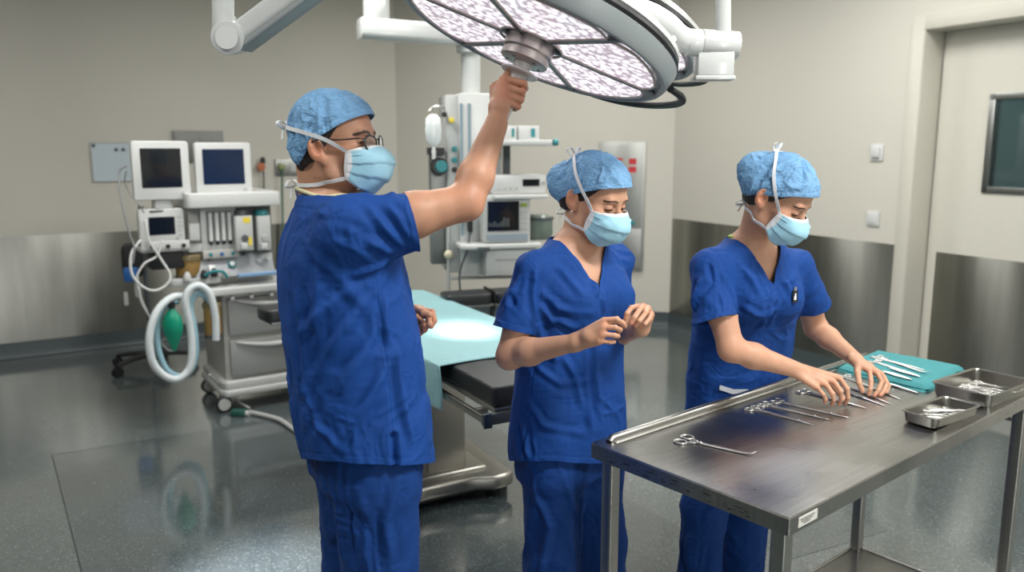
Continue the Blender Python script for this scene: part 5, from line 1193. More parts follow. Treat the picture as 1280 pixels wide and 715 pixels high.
def skin_tone(V, h, base, hands, male, hair=(.03, .018, .012), S=None, gaze=None):
    L = h.loc(V); c = np.tile(np.array(base), (len(V), 1)); red = np.array([1.0, .62, .55])
    n = vnoise(V * 45, 3)[:, None]; c *= .94 + .12 * n
    hd = (np.abs(L[:, 0]) < .11) & (np.abs(L[:, 1]) < .14) & (L[:, 2] > -.13) & (L[:, 2] < .14)
    def mix(w_, col): nonlocal c; w_ = np.clip(w_, 0, 1)[:, None]; c = c * (1 - w_) + np.array(col) * w_
    def blob(p, r): return np.exp(-(((L - np.array(p)) / np.array(r)) ** 2).sum(1)) * hd
    b = np.array(base)
    for s in (1, -1):
        mix(.35 * blob((s * .048, .065, -.03), (.022, .03, .02)), b * red * [1.05, .95, .95]); mix(.55 * blob((s * .084, -.015, -.012), (.014, .03, .036)), b * [1.0, .62, .52])
        # under-eye and socket tone, brows, lashes
        mix(.35 * blob((s * .031, .088, -.004), (.018, .02, .011)), b * [.72, .55, .50])
        bw = polydist(L * [1, .1, 1], [np.array((s * .014, .0093, .0185)), np.array((s * .025, .0093, .0215)), np.array((s * .038, .0088, .0220)), np.array((s * .050, .0074, .0165))])
        mix((1.7 * (1 - (bw / (.0042 if male else .0028)) ** 2)).clip(0, 1) * (L[:, 1] > .045) * hd, np.array(hair) * 1.5)
        zc = gaze[0]; up = polydist(L * [1, .15, 1], [np.array((s * .0175, .0135, zc - .001)), np.array((s * .025, .0135, zc + gaze[1] * .95)), np.array((s * .0335, .0135, zc + gaze[1] * 1.05)), np.array((s * .0455, .013, zc - .001))])
        mix((1.5 * (1 - (up / .0027) ** 2)).clip(0, 1) * (L[:, 1] > .06) * hd, (.02, .012, .01))
    mix(.8 * blob((0, .094, -.068), (.018, .012, .007)), b * [.85, .45, .45])
    if male:   # shaved beard shadow
        bd = hd * (L[:, 2] < -.035) * (L[:, 1] > -.01) * np.clip((-.035 - L[:, 2]) / .02, 0, 1); mix(.35 * bd * (.6 + .8 * vnoise(V * 380, 5)), b * [.62, .62, .66])
    for P_, r_, w_ in hands: d = np.linalg.norm(V - V3(P_), axis=1); mix(w_ * np.exp(-(d / r_) ** 2), b * [1.02, .66, .58])
    return c
def cap_field(h, male, bun=None, puff=1.):
    S = Field(); k = h.s
    S.ell(h.w((0, -.014, .032)), np.array((.0855, .104, .098 * puff)) * k, h.R, .02); S.ell(h.w((0, .036, .038)), np.array((.071, .067, .069)) * k, h.R, .03)
    S.ell(h.w((0, -.066, -.010)), np.array((.066, .046, .055)) * k, h.R, .03)
    if bun: S.ell(h.w(bun[0]), np.array(bun[1]) * k, h.R, .035)
    return S
def build_cap(root, h, bun, hem, seed, name='surgical_cap', puff=1.):
    S = cap_field(h, False, bun, puff); V, F = S.mesh(.0026, 1); N = vnormals(V, F); L = h.loc(V)
    hz = np.interp(L[:, 1], hem[0], hem[1]); t = L[:, 2] - hz                     # height above the hem
    ang = np.arctan2(L[:, 0], L[:, 1] + .01)
    q = np.stack([ang * 3.2, L[:, 2] * 14, L[:, 1] * 6 + seed], 1); w1 = ridged(q + vnoise(L * 30, 3)[:, None] * .9, seed)
    q2 = L * 55 + vnoise(L * 25, 8)[:, None] * 2; w2 = ridged(q2, seed + 1)
    gather = np.clip(1 - t / .05, 0, 1) * (L[:, 1] < .03)                        # elastic gathers at the back
    am = .0048 * np.clip(t / .03, .15, 1)
    dsp = am * (w1 - .5) * 1.5 + .0022 * (w2 - .5) + gather * .0018 * np.sin(ang * 46 + 3 * vnoise(L * 20, 1))
    band = np.exp(-((t - .017) / .0022) ** 2) * (L[:, 1] > -.06); dsp -= .0013 * band
    V = V + N * dsp[:, None]
    V, Fs, _ = trim(V, F, -t); o = mesh_obj(name, V, Fs, CAPM, root); md = o.modifiers.new('th', 'SOLIDIFY'); md.thickness = .0015; md.offset = -1
    return o, S
def build_mask(root, h, straps_on, knot, low, bow=True, bend=0.):
    def sp(tab, v): tab = np.array(tab); vv = np.linspace(0, 1, len(tab)); return np.stack([np.interp(v, vv, tab[:, j]) for j in range(tab.shape[1])], -1)
    nv, nu = 40, 44; v = np.linspace(0, 1, nv + 1); u = np.linspace(-1, 1, nu + 1)
    ctr = np.array([p[:] for p in spline([(0, .1085, -.010), (0, .128, -.026), (0, .139, -.045), (0, .138, -.068), (0, .124, -.094), (0, .092, -.118), (0, .080, -.123)], 8)])[:, 1:]
    sid = [(.0665, .050, -.020), (.0665, .046, -.040), (.065, .042, -.062), (.0645, .041, -.086)]
    c = sp(ctr, v); s_ = sp(sid, v); G = np.zeros((nv + 1, nu + 1, 3))
    for j, uu in enumerate(u):
        a = abs(uu) * PI / 2; w_ = math.cos(a) ** .80; x = s_[:, 0] * (math.sin(a) ** .92) * np.sign(uu)
        G[:, j, 0] = x; G[:, j, 1] = s_[:, 1] + (c[:, 0] - s_[:, 1]) * w_; G[:, j, 2] = s_[:, 2] + (c[:, 1] - s_[:, 2]) * w_ ** 1.15
    du = np.gradient(G, axis=1); dv = np.gradient(G, axis=0); n = np.cross(dv, du); n /= np.linalg.norm(n, axis=2, keepdims=True) + 1e-9
    if n[nv // 2, nu // 2, 1] < 0: n = -n
    V_, U_ = np.meshgrid(v, u, indexing='ij'); saw = ((V_ * 4.0 + .25 + .10 * np.sin(U_ * 5)) % 1.0); pl = .0042 * (saw ** 1.0) * (V_ > .18) * (V_ < .93) * np.clip((1 - np.abs(U_)) * 6, 0, 1) * (1 - .35 * np.abs(U_))
    cr = .0014 * (vnoise(np.stack([U_ * 5, V_ * 6, U_ * 0], -1).reshape(-1, 3) + knot[1][1] * 40, 4).reshape(V_.shape) - .5) * 2
    G = G + n * (pl + cr)[..., None]; P = h.ws(G.reshape(-1, 3)); W_ = nu + 1
    F = []; mi = []
    for i in range(nv):
        for j in range(nu):
            F.append((i * W_ + j, (i + 1) * W_ + j, (i + 1) * W_ + j + 1, i * W_ + j + 1)); mi.append(1 if (i < 3 or j < 2 or j > nu - 3 or i > nv - 2) else 0)
    o = mesh_obj('face_mask', P, F, [MASKB, MASKW], root, mi=mi); md = o.modifiers.new('th', 'SOLIDIFY'); md.thickness = .0016; md.offset = 0
    # tapes: follow cap / neck surfaces
    for name, S, up in (('upper_tie', straps_on[0], True), ('lower_tie', straps_on[1], False)):
        for s in (1, -1):
            a = (s * .066, .050, -.021) if up else (s * .0645, .041, -.085)
            mid = knot[0] if up else low[0]; pts = [a] + [(s * p[0], p[1], p[2]) for p in mid] + [knot[1] if up else low[1]]
            Pw = h.ws(np.array([tuple(p) for p in spline(pts, 10)])); proj = S.project(Pw, .0022, 5); N_ = S.grad(proj)
            w_ = np.clip(np.arange(len(Pw)) / 6, 0, 1)[:, None]; Q = Pw * (1 - w_) + proj * w_
            ob = ribbon(name, Q, N_, .0095, .0012, MASKW, root); ob.parent = o; ob.matrix_parent_inverse = Matrix.Identity(4)
        if bow:
            kp = h.ws([knot[1] if up else low[1]]); kp = S.project(kp, .004, 5)[0]; nn = S.grad(kp[None])[0]; X = h.R[:, 0]; Z = h.R[:, 2]; b = MB(); o0 = Vector(tuple(kp))
            for s, l1 in ((1, .032), (-1, .026)):
                P1 = [kp, kp + X * s * l1 * .5 + nn * .012 + Z * .010, kp + X * s * l1 + nn * .014 + Z * (.004 if up else -.004), kp + X * s * l1 * .5 + nn * .008 - Z * .006, kp]
                b.tube(spline([Vector(tuple(p)) for p in P1], 6), .0042, 8, flat=.35)
                P2 = [kp, kp + X * s * .012 + nn * .010 - Z * .012, kp + X * s * .02 + nn * .012 - Z * .034]; b.tube(spline([Vector(tuple(p)) for p in P2], 6), .0042, 8, flat=.3)
            b.ell(o0, .006); L0 = root.location; b.v = [tuple(Vector(p) - L0) for p in b.v]
            ob = b.build(name.replace('tie', 'bow'), MASKW, o)
    return o
def hair_mesh(root, h, gfun, extra=None, hem=None):
    S = Field(); k = h.s; S.ell(h.w((0, -.014, .026)), np.array((.0768, .0965, .088)) * k, h.R, .02); S.ell(h.w((0, -.055, -.038)), np.array((.0625, .048, .048)) * k, h.R, .03)
    S.ell(h.w((0, .030, .034)), np.array((.0665, .058, .06)) * k, h.R, .02)
    if extra: extra(S)
    V, F = S.mesh(.0028, 1); L = h.loc(V); N = vnormals(V, F); V = V + N * (.0012 * (ridged(np.stack([L[:, 0] * 40, L[:, 1] * 200, L[:, 2] * 60], 1), 2) - .5))[:, None]
    V, Fs, _ = trim(V, F, np.maximum(gfun(L), L[:, 2] - np.interp(L[:, 1], hem[0], hem[1]) - .010)); return mesh_obj('hair', V, Fs, HAIRM, root)
def eyes(root, h, down, yaw=0.):
    for s in (1, -1):
        c = h.w((s * .0315, .0775, -.002)); b = MB(); R = h.R @ np.array(Matrix.Rotation(-math.radians(down), 3, 'X')) @ np.array(Matrix.Rotation(yaw, 3, 'Z')); M = Matrix(R.tolist()) @ Matrix.Rotation(-PI / 2, 3, 'X')
        b.ell(Vector(tuple(c)) - root.location, .0127 * h.s, M=M, n=24, m=18)
        o = b.build('eye', [EYEW, IRIS], root); ax = Vector(tuple(R[:, 1])); c0 = Vector(tuple(c)) - root.location
        for p in o.data.polygons:
            if (p.center - c0).normalized().dot(ax) > .90: p.material_index = 1
def build_top(root, S, cuts, hem, neck, foldlst, disp, seams, vox=.003, name='scrub_top', extra_g=None):
    V, F = S.mesh(vox, 2); N = vnormals(V, F)
    d = folds(V, foldlst) + disp(V, N); dt = S.eval(V, grp=1); sl = S.eval(V, grp=2)
    for g in seams: t = g(V); d -= .0012 * np.exp(-(t / .0022) ** 2) - .0006 * np.exp(-((np.abs(t) - .006) / .003) ** 2)
    g = hem(V); d -= .0010 * np.exp(-((g + .018) / .002) ** 2) * (g > -.05); tg = [g]
    for c, dr in cuts:
        q = (V - V3(c)) @ nrm(dr); near = np.linalg.norm(V - V3(c), axis=1); gg = np.minimum(np.minimum(q, (dt - sl) * 2 - .002), .17 - near); tg.append(gg); d -= .0010 * np.exp(-((q + .018) / .002) ** 2) * (near < .15) * (sl < dt)
    gn = neck(V); tg.append(gn); d -= .0012 * np.exp(-((gn + .020) / .0022) ** 2) * (gn > -.05) - .0010 * (gn > -.020)
    if extra_g: d += extra_g(V)
    V = V + N * d[:, None]; g = np.max(tg, 0); V, Fs, _ = trim(V, F, g); o = mesh_obj(name, V, Fs, SCRUB, root); md = o.modifiers.new('th', 'SOLIDIFY'); md.thickness = .0026; md.offset = -1
    def cover(P): return np.max([hem(P)] + [np.minimum(np.minimum((P - V3(c)) @ nrm(dr), (S.eval(P, grp=1) - S.eval(P, grp=2)) * 2 - .002), .17 - np.linalg.norm(P - V3(c), axis=1)) for c, dr in cuts] + [neck(P)], 0)
    return cover
def crumple(seed, amp=1., vert=1., z0=None):
    def f(V, N):
        w = vnoise(V * 7, seed)[:, None] * np.array([.9, .9, .5]); a = ridged(V * [9, 9, 6.0 * vert] + w * 2.2, seed + 1); b = ridged(V * [21, 21, 15 * vert] + w * 3.5, seed + 2); c = ridged(V * 52 + w * 4, seed + 3)
        m = .45 + .9 * vnoise(V * 5, seed + 6)
        return amp * ((a - .45) * .0085 + (b - .45) * .0062 * m + (c - .45) * .0022 * m)
    return f
def trousers(root, S, top, foldlst, seed, name='scrub_trousers', hemz=.07, amp=.8):
    V, F = S.mesh(.004, 2); N = vnormals(V, F); V = V + N * (folds(V, foldlst) + crumple(seed, amp, .45)(V, N))[:, None]
    g = np.maximum(V[:, 2] - top, hemz - V[:, 2]); V, Fs, _ = trim(V, F, g); o = mesh_obj(name, V, Fs, SCRUB2, root); md = o.modifiers.new('th', 'SOLIDIFY'); md.thickness = .003; md.offset = -1; return o
def shoe(root, ank, F_, s=1.):
    a = V3(ank); f = nrm([F_[0], F_[1], 0]); S = Field(); g = np.array([a[0], a[1], 0.])
    S.cap(g - f * .035 + [0, 0, .036], g + f * .06 + [0, 0, .036], .036, .042, .02); S.cap(g + f * .06 + [0, 0, .034], g + f * .135 + [0, 0, .028], .043, .030, .02); S.ell(g + [0, 0, .06], (.036, .036, .04), None, .02)
    V, F = S.mesh(.005, 1); V[:, 2] = np.maximum(V[:, 2], .002); return mesh_obj('shoe', V, F, SHOE, root)
def legs_field(S, hip, knee, ank, r, k=.05, grp=0):
    for i in range(2):
        h_, kn, an = V3(hip[i]), V3(knee[i]), V3(ank[i]); S.cap(h_, kn, r[0], r[1], k, grp=grp); S.cap(kn, an, r[1], r[2], .03, grp=grp)
def person(label, loc):
    return thing('person', label, 'person', loc)
def tuck(V, T, cover, m=.013):
    near = np.nonzero(cover(V) < -.0012)[0]; V = V.copy()
    for _ in range(2):
        P = V[near]; d = T.eval(P); s_ = (d < .008) & (d > -m); i = near[s_]
        if len(i): V[i] -= T.grad(V[i]) * (d[s_] + m)[:, None]
    return V
def finish_body(root, hi, lo, T, cover, TR, top, base):
    (V, F, C_), (V2, F2) = hi, lo; V = tuck(V, T, cover); V2 = tuck(V2, TR, lambda P: np.maximum(P[:, 2] - top, .075 - P[:, 2]), .016); V2 = tuck(V2, T, cover, .02)
    Vb, Fb, Cb = join_mesh([(V, F, C_), (V2, F2, np.tile(np.array(base), (len(V2), 1)))]); mesh_obj('body', Vb, Fb, SKINM, root, col=Cb)
def join_mesh(parts):
    Vs, Fs, Cs, o = [], [], [], 0
    for V, F, C in parts: Vs.append(V); Fs += [tuple(int(i) + o for i in f) for f in (F.tolist() if isinstance(F, np.ndarray) else F)]; Cs.append(C); o += len(V)
    return np.concatenate(Vs), Fs, np.concatenate(Cs)
HEMW = ([-.20, -.13, -.10, -.06, -.03, 0, .03, .06, .10], [-.085, -.080, -.068, -.030, .002, .018, .033, .048, .064])
def lowbody(sec, hip, knee, ank, F_, r):
    S = Field(); S.loft(sec, grp=0); legs_field(S, hip, knee, ank, r); f = nrm([F_[0], F_[1], 0])
    for a in ank: g = np.array([a[0], a[1], 0.]); S.cap(V3(a), g + f * .0 + [0, 0, .05], .035, .03, .02); S.cap(g - f * .02 + [0, 0, .036], g + f * .10 + [0, 0, .026], .026, .018, .02)
    return S.mesh(.008, 1)
def inset(sec, d, z0=-9): return [(c, a - d, b - d, an) for c, a, b, an in sec if c[2] >= z0]
def proj(S, px, Y): return [S.project(np.array([tuple(at(x, y, Y))]), 0, 8)[0] for x, y in px]
def neckg(nb, F_, zV, slope, zc, wide=0.):
    f = nrm([F_[0], F_[1], 0]); r = np.array([f[1], -f[0], 0])
    def g(V):
        q = V - V3(nb); yl = q @ f; xl = np.abs(q @ r); h_ = np.where(yl > -.01, np.minimum(zV + slope * np.maximum(xl - wide, 0), zc), zc); return np.minimum((V[:, 2] - h_) / (1 if slope < 1 else 1 + .3 * slope), .15 - np.hypot(q @ f, q @ r))
    return g
# ================= the man reaching for the lamp
mF, mR = np.array([.94, .34, 0]), np.array([.34, -.94, 0]); mang = math.atan2(-.94, .34)
M_ = person('man in blue scrubs, glasses and mask at left, arm raised to the lamp handle', (-.41, 2.05, 0))
hm = Head((-.431, 2.03, 1.69), (.98, -.20), pitch=-4, sc=1.0); gz = (-.002, .0048)
nb = np.array([-.452, 2.045, 1.53]); shR = V3((-.372, 1.878, 1.492)); shL = V3((-.515, 2.235, 1.465))
elR = V3(at(582, 253, 1.95)); wrR = V3(at(620, 156, 2.035)); elL = V3((-.51, 2.31, 1.19)); wrL = V3(at(508, 392, 2.19))
def mb(a, h_): return math.sqrt(max(h_ ** 2 - (a * .34) ** 2, .004)) / .94
msec = [((cx, 2.05, z), a, mb(a, h_), mang) for z, cx, h_, a in ((.78, -.379, .170, .235), (.86, -.380, .174, .235), (.92, -.386, .179, .235), (1.03, -.398, .181, .232), (1.139, -.408, .178, .228), (1.245, -.420, .174, .225), (1.349, -.432, .168, .225), (1.43, -.437, .158, .22), (1.485, -.440, .135, .19), (1.525, -.447, .10, .12), (1.56, -.452, .07, .08))]
S = Field(); head_field(S, hm, True, gz, 1.08)
S.cap(nb + [0, 0, -.02], hm.w((0, -.030, -.055)), .062, .056, .025); S.cap(hm.w((0, -.06, -.02)), nb + [-.02, 0, 0], .045, .055, .03)
S.loft(inset(msec, .014, 1.2)); S.cap(nb, shR, .05, .052, .04); S.cap(nb, shL, .05, .052, .04)
arm(S, shR, elR, wrR, (.053, .042, .042, .0285), hand_flat=None); arm(S, shL, elL, wrL, (.050, .042, .042, .028))
# right hand round the lamp handle
N3 = V3(NLT); e1 = nrm(np.array([1, 0, 0]) - N3 * N3[0]); e2 = np.cross(e1, N3); e2 = e2 if e2[1] > 0 else -e2; H3 = V3(HUB)
def rodp(s, th, r): t = math.radians(th); return H3 + N3 * s + e1 * math.cos(t) * r + e2 * math.sin(t) * r
fg = []
for i, (s_, dth, k_) in enumerate(((.106, 0, 1.), (.126, 6, 1.02), (.1445, 14, 1.0), (.161, 24, .9))):
    fg.append([rodp(s_ + .004, -140 + dth * 1.6, .037 + .003 * i), rodp(s_ - .002, -48 + dth * 1.2, .0325 * k_ + .001), rodp(s_, 18 + dth, .0285), rodp(s_ + .001, 78 + dth * .6, .0272)])
kn = [f[0] for f in fg]
hand(S, wrR, fg, [wrR * .62 + kn[0] * .38 + e2 * .012, rodp(.135, 190, .044), rodp(.112, 186, .030), rodp(.088, 176, .0268)], r=.0096, palm=.0165)
P_ = lambda x, y, Y: V3(at(x, y, Y))
fl_ = [[P_(527, 387, 2.175), P_(540, 390, 2.14), P_(543, 401, 2.12), P_(539, 408, 2.115)], [P_(523, 391, 2.155), P_(535, 396, 2.115), P_(537, 405, 2.10), P_(532, 410, 2.11)],
       [P_(520, 396, 2.145), P_(530, 405, 2.105), P_(531, 412, 2.11), P_(527, 415, 2.125)], [P_(518, 403, 2.145), P_(525, 411, 2.12), P_(525, 417, 2.125), P_(522, 419, 2.135)]]
hand(S, wrL, fl_, [P_(514, 388, 2.14), P_(520, 386, 2.12), P_(529, 390, 2.095), P_(537, 393, 2.09)], r=.0088, palm=.0145)
skm = (.50, .262, .165)
V, F = S.mesh(.0018, 1)
C_ = skin_tone(V, hm, skm, [(p, .018, .55) for p in kn] + [(f[1], .013, .5) for f in fg] + [(f[3], .012, .5) for f in fg] + [(f[3], .011, .6) for f in fl_] + [(f[1], .013, .5) for f in fl_] + [(elR, .05, .35)], True, S=S, gaze=gz)
mhip = [(-.345, 1.965, .88), (-.43, 2.13, .88)]; mkn = [(-.340, 1.965, .50), (-.438, 2.14, .50)]; man_ = [(-.345, 1.96, .09), (-.445, 2.14, .09)]
V2, F2 = lowbody(inset(msec, .05)[:8], mhip, mkn, man_, mF, (.075, .058, .04))
# scrub top
T = Field(); T.loft(msec, k=.03, grp=1); T.cap(nb + [0, 0, -.02], shR, .062, .068, .05, grp=1); T.cap(nb + [0, 0, -.02], shL, .062, .068, .05, grp=1)
cR = V3(at(515, 281, 1.915)); dR = nrm(elR - shR); T.cap(shR, cR + dR * .05, .076, .073, .045, grp=2)
cL = shL * .25 + elL * .75; dL = nrm(elL - shL); T.cap(shL, cL + dL * .04, .072, .074, .04, grp=2)
FM = lambda px, w_, h_, Y=1.85: (proj(T, px, Y), w_, h_)
mf = [FM([(368, 300), (420, 330), (470, 400)], .014, .004), FM([(482, 400), (440, 460), (388, 560)], .013, .008), FM([(470, 360), (425, 420), (366, 500)], .012, .007), FM([(492, 450), (455, 505), (420, 565)], .011, .007), FM([(455, 350), (405, 390), (352, 430)], .012, .006),
      FM([(505, 335), (490, 400), (497, 455)], .010, .007), FM([(500, 330), (470, 300), (430, 285)], .010, .006), FM([(508, 318), (480, 285), (450, 262)], .009, .006), FM([(512, 300), (495, 272), (480, 256)], .008, .005), FM([(500, 340), (460, 335), (430, 345)], .010, .006),
      FM([(520, 420), (510, 470), (516, 540)], .010, .007), FM([(535, 480), (524, 520), (530, 560)], .008, .006), FM([(352, 350), (372, 420), (380, 500)], .013, .006), FM([(360, 470), (400, 530), (440, 565)], .010, .005), FM([(420, 300), (400, 360), (398, 430)], .012, .004), FM([(445, 290), (415, 275), (392, 262)], .008, .004)]
sm_ = [proj(T, [(476, 350), (482, 420), (488, 490), (492, 578)], 1.85), proj(T, [(424, 258), (418, 285), (424, 315), (445, 340), (480, 345)], 1.80), proj(T, [(498, 466), (516, 467), (534, 461)], 1.9), proj(T, [(499, 466), (504, 505), (508, 548), (535, 543)], 1.9)]
hemz = lambda V: (.872 + (2.05 - V[:, 1]) * .33 + .006 * np.sin(V[:, 0] * 12 + 1)) - V[:, 2]
slit = proj(T, [(492, 545), (493, 590)], 1.85)
def mslit(V): d, t = segdist(V, slit[0], slit[1]); return -.010 * np.exp(-(d / .007) ** 2) + .004 * np.exp(-((d - .014) / .008) ** 2)
cov_ = build_top(M_, T, [(cR, dR), (cL, dL)], hemz, neckg(nb, mF, 1.44, 1.6, 1.568), mf, crumple(3, .62), [(lambda V, q=q: polydist(V, q)) for q in sm_], extra_g=mslit)
TR = Field(); TR.loft([((-.392, 2.05, .84), .172, .128, mang), ((-.395, 2.05, 1.0), .19, .135, mang)], grp=0); legs_field(TR, [V3(q) + [0, 0, -.02] for q in mhip], mkn, man_, (.112, .090, .082), k=.07)
FT = lambda px, w_, h_, Y=1.87: (proj(TR, px, Y), w_, h_)
trousers(M_, TR, .99, [FT([(430, 585), (436, 640), (440, 712)], .007, -.008), FT([(400, 590), (412, 650), (406, 715)], .010, .006), FT([(500, 590), (480, 650), (490, 715)], .012, .006), FT([(450, 600), (462, 660), (455, 715)], .012, .005)], 5)
finish_body(M_, (V, F, C_), (V2, F2), T, cov_, TR, .99, skm)
for a in man_: shoe(M_, a, mF)
_, SC = build_cap(M_, hm, None, HEMW, 2.0, puff=1.04)
hair_mesh(M_, hm, lambda L: np.maximum(np.maximum(L[:, 1] - np.interp(L[:, 2], [-.06, -.03, 0, .03, .06], [-.072, -.018, .008, .032, .055]), -.080 + .25 * np.abs(L[:, 0]) - L[:, 2]), -1 + 0 * L[:, 0]), hem=HEMW)
eyes(M_, hm, 4)
mk = build_mask(M_, hm, (SC, S), ([(.079, .012, .008), (.086, -.045, .030), (.055, -.100, .046)], (0, -.120, .052)), ([(.071, .0, -.092), (.058, -.055, -.095)], (0, -.088, -.092)))
# under-shirt edge at the neck
UC = mat('undershirt_cream', (.62, .58, .36), .8)
def collar(root, nb, r, z, tilt, m, rr_=.0045):
    b = MB(); o = Vector(root.location); pts = [Vector((nb[0] + r[0] * math.cos(a), nb[1] + r[1] * math.sin(a), z + tilt[0] * math.cos(a) + tilt[1] * math.sin(a))) - o for a in [2 * PI * k / 40 for k in range(40)]]
    b.tube(pts, rr_, 8, close=True); return b.build('undershirt_collar', m, root)
pc = S.project(np.array([(nb[0] + .1 * math.cos(a), nb[1] + .1 * math.sin(a), 1.572 - .01 * math.cos(a)) for a in [2 * PI * k / 40 for k in range(40)]]), .003, 8)
b = MB(); b.tube([Vector(tuple(p)) - M_.location for p in pc], .005, 8, close=True); b.build('undershirt_collar', UC, M_)
# glasses
GLM = mat('dark_glasses_frame', (.02, .02, .025), .25); b = MB(); L0 = Vector(M_.location); W3 = lambda p: Vector(tuple(hm.w(p))) - L0
for s in (1, -1):
    ring = [W3((s * (.034 + .025 * math.cos(a)), .1075 - .010 * (math.cos(a) + 1) * .5, -.005 + .0195 * math.sin(a) * (1 if math.sin(a) < 0 else .9))) for a in [2 * PI * k / 28 for k in range(28)]]
    b.tube(ring, .0023, 8, close=True)
    b.tube(spline([W3((s * .059, .098, .004)), W3((s * .0745, .088, .006)), W3((s * .0785, .04, .006)), W3((s * .082, -.012, .010)), W3((s * .081, -.030, -.002)), W3((s * .078, -.038, -.022))], 6), .0018, 8)
b.tube(spline([W3((.0095, .108, .002)), W3((0, .112, .005)), W3((-.0095, .108, .002))], 5), .0016, 8)
gl = b.build('glasses', GLM, M_)
for s in (1, -1):
    b = MB(); ring = [W3((s * (.034 + .024 * math.cos(a)), .1075 - .010 * (math.cos(a) + 1) * .5, -.005 + .0185 * math.sin(a))) for a in [2 * PI * k / 28 for k in range(28)]]
    b._add(ring + [p + Vector(tuple(hm.R[:, 1] * .0012)) for p in ring], [tuple(range(28)), tuple(range(55, 27, -1))] + [(i, (i + 1) % 28, 28 + (i + 1) % 28, 28 + i) for i in range(28)]); b.build('lens', mat('lens_clear', (.95, .96, .97), .02, trans=1., var=.0), gl)
# ================= woman in the middle, looking down at her hands
wF, wR = nrm([.64, -.77, 0]), nrm([-.77, -.64, 0]); wang = math.atan2(.64, .77)
W_ = person('woman in blue scrubs standing in the middle between the man and the table, hands together', (.175, 2.37, 0))
hw = Head((.2313, 2.30, 1.547), (.73, -.68), pitch=20, sc=.95); gzw = (-.0075, .0026)
wnb = np.array([.189, 2.345, 1.41]); wshR = V3((.058, 2.245, 1.352)); wshL = V3((.318, 2.455, 1.350))
welR = V3(at(637, 445, 2.20)); wwrR = V3(at(719, 428, 2.07)); welL = V3((.302, 2.455, 1.11)); wwrL = V3(at(801, 411, 2.20))
wsec = [((cx, 2.35, z), a, b_, wang) for z, cx, a, b_ in ((.68, .172, .200, .135), (.76, .172, .202, .137), (.83, .169, .198, .135), (.937, .169, .190, .130), (1.06, .172, .176, .120), (1.16, .178, .172, .118), (1.26, .184, .174, .126), (1.32, .187, .168, .116), (1.37, .188, .135, .09), (1.405, .188, .09, .07), (1.43, .188, .06, .06))]
S = Field(); head_field(S, hw, False, gzw, .92)
S.cap(wnb + [0, 0, -.02], hw.w((0, -.030, -.055)), .048, .045, .022)
S.loft(inset(wsec, .013, 1.05)); S.cap(wnb, wshR, .036, .040, .04); S.cap(wnb, wshL, .036, .040, .04)
arm(S, wshR, welR, wwrR, (.042, .0355, .0355, .0225)); arm(S, wshL, welL, wwrL, (.042, .0355, .034, .0225))
P_ = lambda x, y, Y: V3(at(x, y, Y))
wr_ = [[P_(758, 400, 2.035), P_(771, 399, 2.025), P_(778, 404, 2.045), P_(781, 408, 2.06)], [P_(756.5, 409, 2.025), P_(769, 409.5, 2.02), P_(775, 412, 2.045), P_(774, 414, 2.065)],
       [P_(755, 418, 2.022), P_(767, 419, 2.022), P_(772, 420, 2.045), P_(770, 421, 2.065)], [P_(751, 426, 2.025), P_(762, 427.5, 2.028), P_(767, 427, 2.045), P_(766, 426.5, 2.06)]]
hand(S, wwrR, wr_, [P_(730, 419, 2.075), P_(750, 406, 2.075), P_(766, 401, 2.085), P_(778, 403, 2.085)], r=.0076, palm=.0125)
wl_ = [[P_(797, 383, 2.145), P_(789, 385, 2.105), P_(784, 392, 2.085), P_(782, 398, 2.085)], [P_(804, 382, 2.145), P_(800, 386, 2.095), P_(793, 397, 2.07), P_(789, 404, 2.07)],
       [P_(810, 385, 2.15), P_(807, 391, 2.10), P_(799, 401, 2.075), P_(794, 407, 2.08)], [P_(814, 392, 2.16), P_(812, 398, 2.115), P_(806, 405, 2.09), P_(801, 409, 2.095)]]
hand(S, wwrL, wl_, [P_(797, 402, 2.175), P_(790, 396, 2.15), P_(783, 401, 2.115), P_(780, 406, 2.095)], r=.0076, palm=.0125)
skw = (.57, .315, .205)
V, F = S.mesh(.0018, 1)
C_ = skin_tone(V, hw, skw, [(f[0], .013, .45) for f in wr_ + wl_] + [(f[3], .010, .55) for f in wr_ + wl_] + [(welR, .035, .4), (welL, .035, .3)], False, S=S, gaze=gzw)
whip = [(.125, 2.305, .80), (.245, 2.41, .80)]; wkn = [(.120, 2.27, .45), (.283, 2.42, .45)]; wan = [(.122, 2.30, .08), (.29, 2.44, .08)]
V2, F2 = lowbody(inset(wsec, .065)[:8], whip, wkn, wan, wF, (.050, .040, .030))
T = Field(); T.loft(wsec, k=.03, grp=1); T.cap(wnb + [0, 0, -.025], wshR, .046, .042, .04, grp=1); T.cap(wnb + [0, 0, -.025], wshL, .046, .042, .04, grp=1)
for s in (1, -1): T.ell(V3((.19, 2.35, 1.245)) + wF * .078 + wR * s * .068, (.062, .055, .06), None, .05, grp=1)
cR = V3(at(640, 412, 2.215)); dR = nrm(welR - wshR); T.cap(wshR + [0, 0, -.014], cR + dR * .04, .048, .062, .04, grp=2)
cL = wshL * .36 + welL * .64; dL = nrm(welL - wshL); T.cap(wshL + [0, 0, -.014], cL + dL * .04, .048, .058, .035, grp=2)
FW = lambda px, w_, h_, Y=2.2: (proj(T, px, Y), w_, h_)
